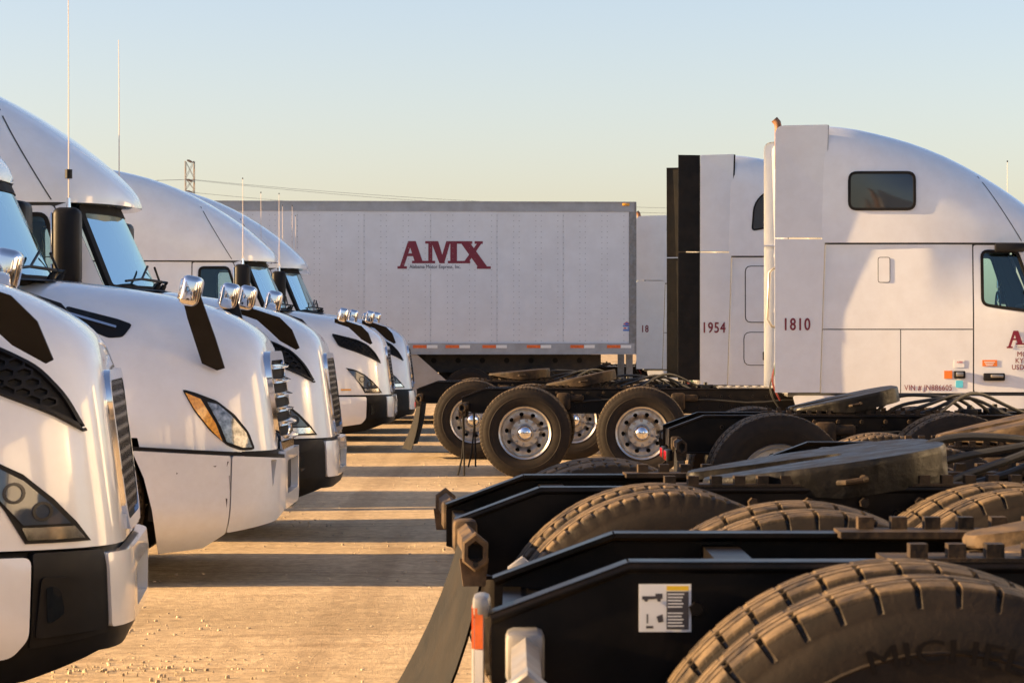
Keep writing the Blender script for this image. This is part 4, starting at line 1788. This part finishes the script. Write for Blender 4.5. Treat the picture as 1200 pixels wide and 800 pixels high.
# ---- nose-out row
L1 = tractor("white semi truck cut by the picture edge, fog lamp pocket in its black bumper corner", (-1.575, 11.3, 0), R(4.8), ROW_A)
L2 = tractor("white semi truck with scuffed dented bumper and amber lens in its headlight", (-1.55, 18.65, 0), 0, ROW_A, nose='older', cab_back=.10, aerial=0, aerial_far=0)
L3 = place(L1, "white semi truck just behind the dented one, black spring on its very long whip aerial", (-1.44, 22.55, 0), 0)
L4 = place(L1, "white semi truck across a gap behind the tall aerial one, amber side marker showing", (-1.70, 38.9, 0), 0)
L5 = place(L1, "white semi truck whose nose just clears the amber marked truck beside the trailer", (-1.55, 42.9, 0), R(.4))
L6 = place(L1, "white semi truck farthest along the nose-out row, only windshield and roof brow showing", (-1.80, 46.6, 0), 0)
# trucks standing back behind the row; the stripes of shade across the aisle are theirs
K1 = place(L1, "white semi truck standing far back from the aisle beside the tall aerial one", (-9.0, 26.25, 0), 0)
K2 = place(L1, "white semi truck standing far back from the aisle behind an empty bay", (-10.5, 32.0, 0), 0)
# unseen trucks continuing the row, added to shade the ground behind the camera
for k, yy in enumerate((.9, -3.0, -6.9, -10.8)):
    place(L1, ["white semi truck standing next to the photographer", "second white semi truck behind the photographer in the nose-out row", "third white semi truck behind the photographer in the nose-out row", "fourth white semi truck behind the photographer in the nose-out row"][k], (-1.75 - .05 * k, yy, 0), 0)

# the long whip of L3
for c in parts(L3, "aerial"):
    mb = MB()
    near = c.data.vertices[0].co.y < 0
    y = -1.36 if near else 1.36
    top = 4.75 if near else 4.2
    mb.tube([(-2.0, y, 2.6), (-2.0, y, 3.6), (-2.004, y, top)], [.0055, .0045, .003], 6)
    mb.cyl((-2.0, y, 2.58), (-2.0, y, 2.68), .018, .012, 8, mi=1)
    if near:
        mb.cyl((-2.0, y, 2.83), (-2.0, y, 2.90), .028, .028, 10, mi=2)
    c.data = mb.mesh("aerial", ["antenna_white", "chrome", "black_plastic"])

# ---- tail-out row
B_ = tractor("white semi truck numbered 1810 with AMX lettering on its door", (7.95, 31.68, 0), R(-2.5), ROW_B, roof_window='rect', plate='rusty_steel', tilt=-12, flap=(R(8), .02), hanger='rusty_steel')
A_ = tractor("white semi truck numbered 1954 with black rubber extenders behind its sleeper", (7.25, 35.6 + 1.22, 0), 0, ROW_B, roof_window='oval', sleeper='luggage', ext_white=-4.80, no_stack=True, plate='rusty_steel', tilt=-5, hanger='dusty_steel')
C_ = place(B_, "white semi truck with tilted coupling plate in front of truck 1810, its wheels half hidden", (9.71, 19.9 + 1.22, 0), 0)
D3 = place(B_, "semi truck showing one golden wheel and a dusty brown coupling plate", (9.92, 13.8 + 1.22, 0), 0)
D_ = tractor("semi truck with twisted printed mud flap and black greasy coupling plate", (8.15, 9.64, .11), R(3.5), ROW_B, roof_window='rect', plate='greasy_steel', tilt=-8, plate_shift=(.01, -.06), tail=-8.37, tandem=1.08, flap=(R(14), .27), block=(False, True), hanger='dusty_steel', hanger_u=-8.345, hanger_z=.865, no_tail=True, print=True)
E_ = tractor("semi truck with lettered lugged tyre and white warning label on its black frame", (8.48, 4.55 + 1.22, .15), 0, ROW_B, roof_window='rect', plate='dusty_steel', tilt=-8, block=(True, True), spin=.13, plate_shift=(.07, -.07), hanger='galvanised', hanger_u=-8.455, hanger_z=.835, bar=True, no_tail=True)
for c in parts(C_, "fifth_wheel"):
    c.data = c.data.copy()
    c.data.materials[0] = MATS["greasy_steel"]
A3 = place(B_, "white semi truck behind the box trailer, its number partly hidden by black extenders", (7.45, 54.4, 0), R(-3.5))
for k, yy in enumerate((-2.2, -6.1, -10.0)):  # unseen tail-out trucks added behind the camera to cut warm ground bounce
    place(B_, ["white semi truck tail to the aisle just behind the photographer", "second white semi truck tail to the aisle behind the photographer", "third white semi truck tail to the aisle behind the photographer"][k], (8.3, yy, 0), 0)
A4 = place(B_, "white semi truck farthest of the tail-out row, a sliver showing past the box trailer", (7.75, 58.2 + 1.22, 0), 0)
for t in (D3,):
    for c in parts(t, "fifth_wheel"):
        c.data = c.data.copy()
        c.data.materials[0] = MATS["dusty_steel"]

# D has kept the camera side flap only
for h in parts(D_, "flap_hanger"):
    if sum(v.co.y for v in h.data.vertices) > 0:
        for c in list(h.children):
            bpy.data.objects.remove(c)
# truck 1810 has lost its flaps: two thin straps hang from each arm
for h in parts(B_, "flap_hanger"):
    sd = -1 if sum(v.co.y for v in h.data.vertices) < 0 else 1
    for c in list(h.children):
        bpy.data.objects.remove(c)
    for k, (yy, dx) in enumerate(((.98, -.06), (1.12, .02))):
        mb = MB()
        mb.tube([(-8.47, sd * yy, .80), (-8.47 + .01, sd * yy, .5), (-8.46 + dx * .5, sd * yy, .2), (-8.47 + dx, sd * yy, .03)], .011, 6)
        obj("strap", mb, "black_rubber", h)

# ---- lettering on the trucks


def on_cab(root, name, matn, fill):
    mb = MB()
    fill(mb, lambda u, z, off=0: (u, -(1.205 + .004 + off), z))
    return obj(name, mb, matn, root)


def ext_fn(u, z, off=0):
    return (u, -(1.195 + (.070 + .03 * ((z - 1.6) / 1.7) ** 2) * max(0, (-4.32 - u)) / .6 + .003 + off), z)


def side_fn(u, z, off=0):
    return (u, -(cab_v(u, z) + .003 + off), z)


def number(root, s, u, z, h=.135):
    mb = MB()
    text(mb, s, u, z, h, ext_fn, sx=.74, bold=.022, spacing=1.14)
    obj("fleet_number", mb, "maroon", root)


number(B_, "1810", -4.865, 1.68)
number(A_, "1954", -4.78, 1.66)
number(A3, "18", -4.86, 1.70)


def door_print(mb, fn=side_fn):
    pass


mb = MB()
amx(mb, -2.03, 1.575, .66, side_fn)
dr = parts(B_, "door")[0]
obj("door_logo", mb, "maroon", dr)
mb = MB()
text(mb, "Alabama Motor Express, Inc.", -2.26, 1.484, .016, side_fn)
obj("door_lettering", mb, "text_grey", dr)
mb = MB()
text(mb, "MC 212", -2.245, 1.385, .055, side_fn, sx=.95, bold=.008)
text(mb, "KYU 101", -2.265, 1.312, .055, side_fn, sx=.95, bold=.008)
text(mb, "USDOT 3", -2.305, 1.238, .055, side_fn, sx=.95, bold=.008)
obj("door_lettering", mb, "maroon", dr)
mb = MB()
text(mb, "VIN # JN886605", -3.50, 1.005, .062, side_fn, sx=.84, bold=.002, spacing=1.06)
obj("vin_lettering", mb, "maroon", B_)
for nm, p, mm in (("reflector", rect(-3.055, -2.965, 1.135, 1.225), "sticker_orange"), ("sticker", rect(-2.925, -2.845, 1.035, 1.115, .01), "sticker_blue"),
                  ("sticker", rect(-2.945, -2.83, 1.26, 1.345), "sticker_white"), ("sticker", rect(-2.63, -2.465, 1.275, 1.345), "sticker_orange")):
    mb = MB()
    patch(mb, p, side_fn, res=.2, off=.002, thick=.003)
    obj(nm, mb, mm, B_)
mb = MB()
text(mb, "AMX", -2.915, 1.31, .022, side_fn, bold=.02, extrude=.004)
obj("sticker_lettering", mb, "decal_red", B_)
mb = MB()
for k in range(3):
    patch(mb, rect(-2.61 + .01 * k, -2.49 - .012 * k, 1.318 - .018 * k, 1.326 - .018 * k), side_fn, res=.2, off=.004)
obj("sticker_lettering", mb, "sticker_white", B_)
mb = MB()
mb.rbox((-2.885, -1.215, 1.18), (.13, .035, .085), .012)
mb.rbox((-2.885, -1.235, 1.185), (.08, .02, .05), .01, mi=1)
obj("locker_latch", mb, ["black_plastic", "steel_nut"], B_)
mb = MB()
mb.rbox((-2.33, -1.235, 2.60), (.34, .06, .10), .025)
obj("door_mirror_housing", mb, "black_plastic", dr)

# E: warning label on the frame, reflective strip on the tail, MICHELIN on the tyre


def rail_fn(u, z, off=0):
    return (u, -(.434 + off), z)


mb = MB()
L0, L1_, B0, B1 = -8.232, -8.130, .875, .968
mb2 = [(L0, B0), (L1_, B0), (L1_, B1), (L0, B1)]
patch(mb, mb2, rail_fn, res=.2, off=.002, thick=.003)
lab = obj("warning_label", mb, "sticker_white", E_)
mb = MB()
patch(mb, rect(-8.178, -8.135, .956, .965), rail_fn, res=.2, off=.004)
obj("label_heading", mb, "sticker_yellow", lab)
mb = MB()
patch(mb, rect(-8.178, -8.135, .880, .954), rail_fn, res=.2, off=.0035)
patch(mb, [(-8.226, .945), (-8.20, .945), (-8.20, .950), (-8.186, .950), (-8.186, .940), (-8.226, .938)], rail_fn, res=.2, off=.004)
mb.cyl(rail_fn(-8.218, .938, .004), rail_fn(-8.218, .938, .0045), .004, .004, 10)
mb.cyl(rail_fn(-8.193, .938, .004), rail_fn(-8.193, .938, .0045), .004, .004, 10)
patch(mb, [(-8.198, .905), (-8.186, .910), (-8.184, .895), (-8.194, .893)], rail_fn, res=.2, off=.004)
patch(mb, rect(-8.217, -8.214, .892, .910), rail_fn, res=.2, off=.004)
patch(mb, rect(-8.218, -8.204, .882, .887), rail_fn, res=.2, off=.004)
obj("label_print", mb, "sticker_dark", lab)
mb = MB()
for k in range(11):
    z = .949 - .0062 * k
    if k == 5:
        continue
    patch(mb, rect(-8.176, -8.140 - .006 * ((k * 37) % 5) / 5 - .004, z - .0012, z + .0012), rail_fn, res=.2, off=.0045)
obj("label_lines", mb, "sticker_white", lab)

mb = MB()
mb.box(-8.555, -8.535, -.42, -.30, .55, .90)
mb.rbox((-8.54, -.37, .92), (.035, .11, .045), .012)
mb.box(-8.559, -8.555, -.418, -.302, .84, .92, mi=1)
mb.box(-8.559, -8.555, -.418, -.302, .76, .838, mi=2)
mb.prism([(-8.553, .84), (-8.537, .84), (-8.537, .92), (-8.553, .92)], -.424, -.42, mi=1)
mb.prism([(-8.553, .76), (-8.537, .76), (-8.537, .838), (-8.553, .838)], -.424, -.42, mi=2)
obj("tail_bracket", mb, ["galvanised", "tape_red", "tape_white"], E_)


def sidewall_fn(a, r, off=0):
    # a is arc length along radius .415, measured from the top and running clockwise as seen
    ang = math.pi / 2 - a / .415
    rr = r
    y = -.1432 - off
    return (rr * math.cos(ang), y, rr * math.sin(ang))


for w in parts(E_, "wheel")[1:3] + parts(E_, "wheel")[4:6]:
    pass
rear_near = [w for w in parts(E_, "wheel") if abs(w.location.x + 7.76) < .01 and w.location.y < 0][0]
rear_near.rotation_euler = (0, 0, 0)
mb = MB()
text(mb, "MICHELIN", -.135, .388, .040, sidewall_fn, sx=1.35, bold=.012, extrude=.0035, spacing=1.05)
obj("tyre_lettering", mb, "letter_rubber", rear_near)



# ---------------------------------------------------------------- box trailer
def trailer(X1, Y0, label):
    LEN, H0, H1, W = 16.15, 1.285, 4.085, 2.59
    root = thing("box_trailer", label, "trailer", (X1, Y0, 0), R(3.3))
    mb = MB()
    mb.box(-LEN, 0, .03, W - .03, H0 + .1, H1 - .02)
    obj("cargo_box", mb, "trailer_skin", root)
    mb = MB()
    mb.box(-LEN, .012, -.008, .05, H1 - .18, H1)
    mb.box(-LEN, .012, -.02, .0, H1 - .012, H1 + .006)
    mb.box(-LEN, .012, W - .05, W + .008, H1 - .18, H1)
    mb.box(-LEN, .0, -.006, W + .006, H1 - .004, H1 + .004)
    obj("top_rail", mb, "trailer_rail", root)
    mb = MB()
    for y in (0, W):
        mb.box(-LEN, .012, y - .014, y + .014, H0, H0 + .205)
        mb.box(-LEN, .012, y - .024, y + .024, H0, H0 + .018)
    mb.box(-LEN, 0, .1, W - .1, H0 + .05, H0 + .09)
    obj("bottom_rail", mb, "trailer_rail", root)
    for y in (0, W):
        mb = MB()
        mb.box(-.11, .016, y - .013, y + .013, H0 + .205, H1 - .18)
        mb.box(-.014, .02, y - .02, y + .06 if y == 0 else y + .02, H0, H1)
        obj("corner_post", mb, "galvanised", root)
    # side sheets, slightly proud, with open joints
    pw = 1.2192
    me = None
    x = -.112
    i = 0
    while x - pw > -LEN:
        if me is None:
            mb = MB()
            n = 6
            rings = []
            for k in range(n + 1):
                q = k / n
                yy = -.0012 * math.sin(q * math.pi)
                rings.append([(-pw * q * .997 - .002, yy, H0 + .205), (-pw * q * .997 - .002, yy - .0006, (H0 + H1) / 2), (-pw * q * .997 - .002, yy, H1 - .18)])
            mb.loft(rings)
            me = mb.mesh("side_panel", ["trailer_skin"])
        o = obj("side_panel", me, None, root, (x, .0045 if i % 2 else .0035, 0))
        x -= pw
        i += 1
    # rivets: double rows on every post
    rv = MB()
    x = -.16
    while x > -LEN:
        for dx in (-.05, .05):
            z = H0 + .25
            while z < H1 - .2:
                a = .010
                rv.add([(x + dx - a, .001, z), (x + dx, .001, z - a), (x + dx + a, .001, z), (x + dx, .001, z + a), (x + dx, -.0025, z)], [(0, 1, 4), (1, 2, 4), (2, 3, 4), (3, 0, 4)], False)
                z += .10
        x -= .4064
    x = -.05
    while x > -LEN:
        a = .008
        for z in (H0 + .185, H1 - .06, H1 - .14):
            rv.add([(x - a, -.012, z), (x, -.012, z - a), (x + a, -.012, z), (x, -.012, z + a), (x, -.021, z)], [(0, 1, 4), (1, 2, 4), (2, 3, 4), (3, 0, 4)], False)
        x -= .085
    o = obj("rivets", rv, "trailer_rail", root)
    o["kind"] = "stuff"
    # reflective tape along the bottom rail
    for px in (484, 522, 565, 617, 668, 711, 445, 402):
        x0 = (px - 600) / 63.6 - X1
        for a, b, mm in ((0, .25, "tape_red"), (.255, .45, "tape_white")):
            mb = MB()
            mb.box(x0 + a, x0 + b, -.018, -.0145, H0 + .115, H0 + .172)
            obj("reflective_tape", mb, mm, root)
    lf = lambda a, b, off=0: (a, .0012 - off * .35, b)
    mb = MB()
    amx(mb, (440 + 603 / 7.5 - 600) / 63.6 - X1, 1.6 + (395 - (270 + 219 / 7.5)) / 63.6, 817 / 7.5 / 63.6, lf)
    obj("side_logo", mb, "maroon", root)
    mb = MB()
    text(mb, "Alabama Motor Express, Inc.", (440 + 300 / 7.5 - 600) / 63.6 - X1, 1.6 + (395 - 314.8) / 63.6, .066, lf, sx=.86, bold=.016, extrude=.004)
    obj("side_lettering", mb, "text_grey", root)
    # maker's badge near the corner: a red lozenge over a blue bar
    bx, bz = (734.5 - 600) / 63.6 - X1, 1.6 + (395 - 383) / 63.6
    mb = MB()
    patch(mb, round_poly([(bx - .07, bz + .055), (bx, bz + .10), (bx + .07, bz + .055), (bx, bz + .02)], .01), lf, res=.2, off=.004, mi=0)
    patch(mb, round_poly([(bx - .075, bz + .03), (bx - .075, bz + .005), (bx + .075, bz + .005), (bx + .075, bz + .03)], .008), lf, res=.2, off=.005, mi=1)
    patch(mb, rect(bx - .07, bx + .07, bz - .075, bz - .045), lf, res=.2, off=.004, mi=1)
    patch(mb, rect(bx - .06, bx - .01, bz - .035, bz - .01), lf, res=.2, off=.004, mi=0)
    patch(mb, rect(bx + .01, bx + .06, bz - .035, bz - .01), lf, res=.2, off=.004, mi=1)
    patch(mb, round_poly([(bx - .05, bz + .058), (bx, bz + .082), (bx + .05, bz + .058), (bx, bz + .036)], .008), lf, res=.2, off=.006, mi=1)
    obj("badge", mb, ["decal_red", "decal_blue"], root)
    mb = MB()
    mb.rbox((-.17, -.018, H1 - .045), (.13, .03, .05), .01)
    obj("marker_light", mb, "amber", root)
    # running gear
    for y in (.18, W - .33):
        mb = MB()
        mb.prism([(-4.9, 1.28), (-.6, 1.28), (-.6, 1.08), (-1.0, .95), (-4.4, .95), (-4.9, 1.08)], y + .20, y + .24)
        for k in range(9):
            x = -4.6 + .45 * k
            mb.cyl((x, y + .198, 1.17), (x, y + .19, 1.17), .05, .05, 12, mi=1)
        obj("slider_rail", mb, ["under_black", "hole_black"], root)
    for u in (-3.05, -1.80):
        mb = MB()
        mb.cyl((u, .3, .52), (u, W - .3, .52), .065, .065, 12)
        mb.prism([(u - .5, .70), (u + .3, .58), (u + .3, .68), (u - .3, .95), (u - .5, .95)], .55, .63)
        mb.prism([(u - .5, .70), (u + .3, .58), (u + .3, .68), (u - .3, .95), (u - .5, .95)], W - .63, W - .55)
        obj("trailer_axle", mb, "under_black", root)
        for sd, yy in ((-1, .17), (1, W - .17)):
            w = obj("wheel", RIM_R, None, root, (u, yy, .52))
            w.rotation_euler = (0, .4, 0 if sd < 0 else math.pi)
            obj("tyre", TY_RIB, None, w)
            obj("tyre", TY_RIB, None, w, (0, .34, 0))
            obj("hub", HUB_R, None, w)
    for y in (.02, W - .02):
        mb = MB()
        mb.prism([(-14.5, 1.283), (-4.02, 1.283), (-3.45, .78), (-3.55, .42), (-14.0, .42)], y - .012, y + .012)
        o = obj("side_skirt", mb, "skirt_grey", root)
    mb = MB()
    mb.box(-.12, 0, .45, .53, .58, 1.28)
    mb.box(-.12, 0, W - .53, W - .45, .58, 1.28)
    mb.box(-.12, 0, .1, W - .1, .55, .66)
    obj("rear_guard", mb, "galvanised", root)
    for y in (.5, W - .5):
        mb = MB()
        mb.box(-12.9, -12.75, y - .07, y + .07, .35, 1.28)
        mb.box(-13.0, -12.65, y - .13, y + .13, .02, .06)
        mb.cyl((-12.82, y, .06), (-12.82, y, .40), .045, .045, 10)
        obj("landing_leg", mb, "under_black", root)
    return root


VAN = trailer(2.27, 50.3, "long white dry van trailer with AMX lettering on its riveted side")
place(VAN, "second dry van trailer standing directly behind the lettered one", (-1.25, 53.6, 0), R(3.3))  # hidden trailer added so the cab back beyond it falls in shade

# ---------------------------------------------------------------- pylon and power line far behind


def pylon():
    Y = 600.0
    s = 3200 / Y
    X = (222.5 - 600) / s
    top = 1.6 + (395 - 189) / s
    root = thing("transmission_tower", "thin lattice power line tower far behind the roofs", "power tower", (X, Y, 0))
    mb = MB()
    hw = lambda z: .95 if z > 20 else .95 + (20 - z) * .09
    zs = [0, 6, 11, 15, 18.5, 21.5, 24, 26.5, 29, 31.5, 34, 36.5, top]
    for i in range(len(zs) - 1):
        a, b = zs[i], zs[i + 1]
        for sx, sy in ((-1, -1), (1, -1), (1, 1), (-1, 1)):
            mb.cyl((sx * hw(a), sy * hw(a), a), (sx * hw(b), sy * hw(b), b), .085, .085, 5)
        for sy in (-1, 1):
            mb.cyl((-hw(a), sy * hw(a), a), (hw(b), sy * hw(b), b), .05, .05, 4)
            mb.cyl((hw(a), sy * hw(a), a), (-hw(b), sy * hw(b), b), .05, .05, 4)
            mb.cyl((sy * hw(a), -hw(a), a), (sy * hw(b), hw(b), b), .05, .05, 4)
    obj("lattice", mb, "pylon_steel", root)
    mb = MB()
    for z in (33.5, 36.0, top):
        mb.box(-.25, .25, -3.2, 3.2, z - .15, z + .15)
    obj("cross_arm", mb, "pylon_steel", root)
    root2 = thing("power_line", "thin sagging power cables running from the far lattice tower", "cable", (X, Y, 0))
    for y, z, dz in ((-3, 36.0, -6.0), (3, 36.4, -4.4), (0, 33.4, -4.4)):
        for dirx in (1, -1):
            mb = MB()
            pts = []
            for k in range(15):
                q = k / 14
                pts.append((dirx * 150 * q, y + 40 * q * dirx, z + (dz * q if dirx > 0 else 1.5 * q) - 2.2 * 4 * q * (1 - q)))
            mb.tube(pts, .032, 5)
            obj("cable", mb, "wire", root2)


pylon()
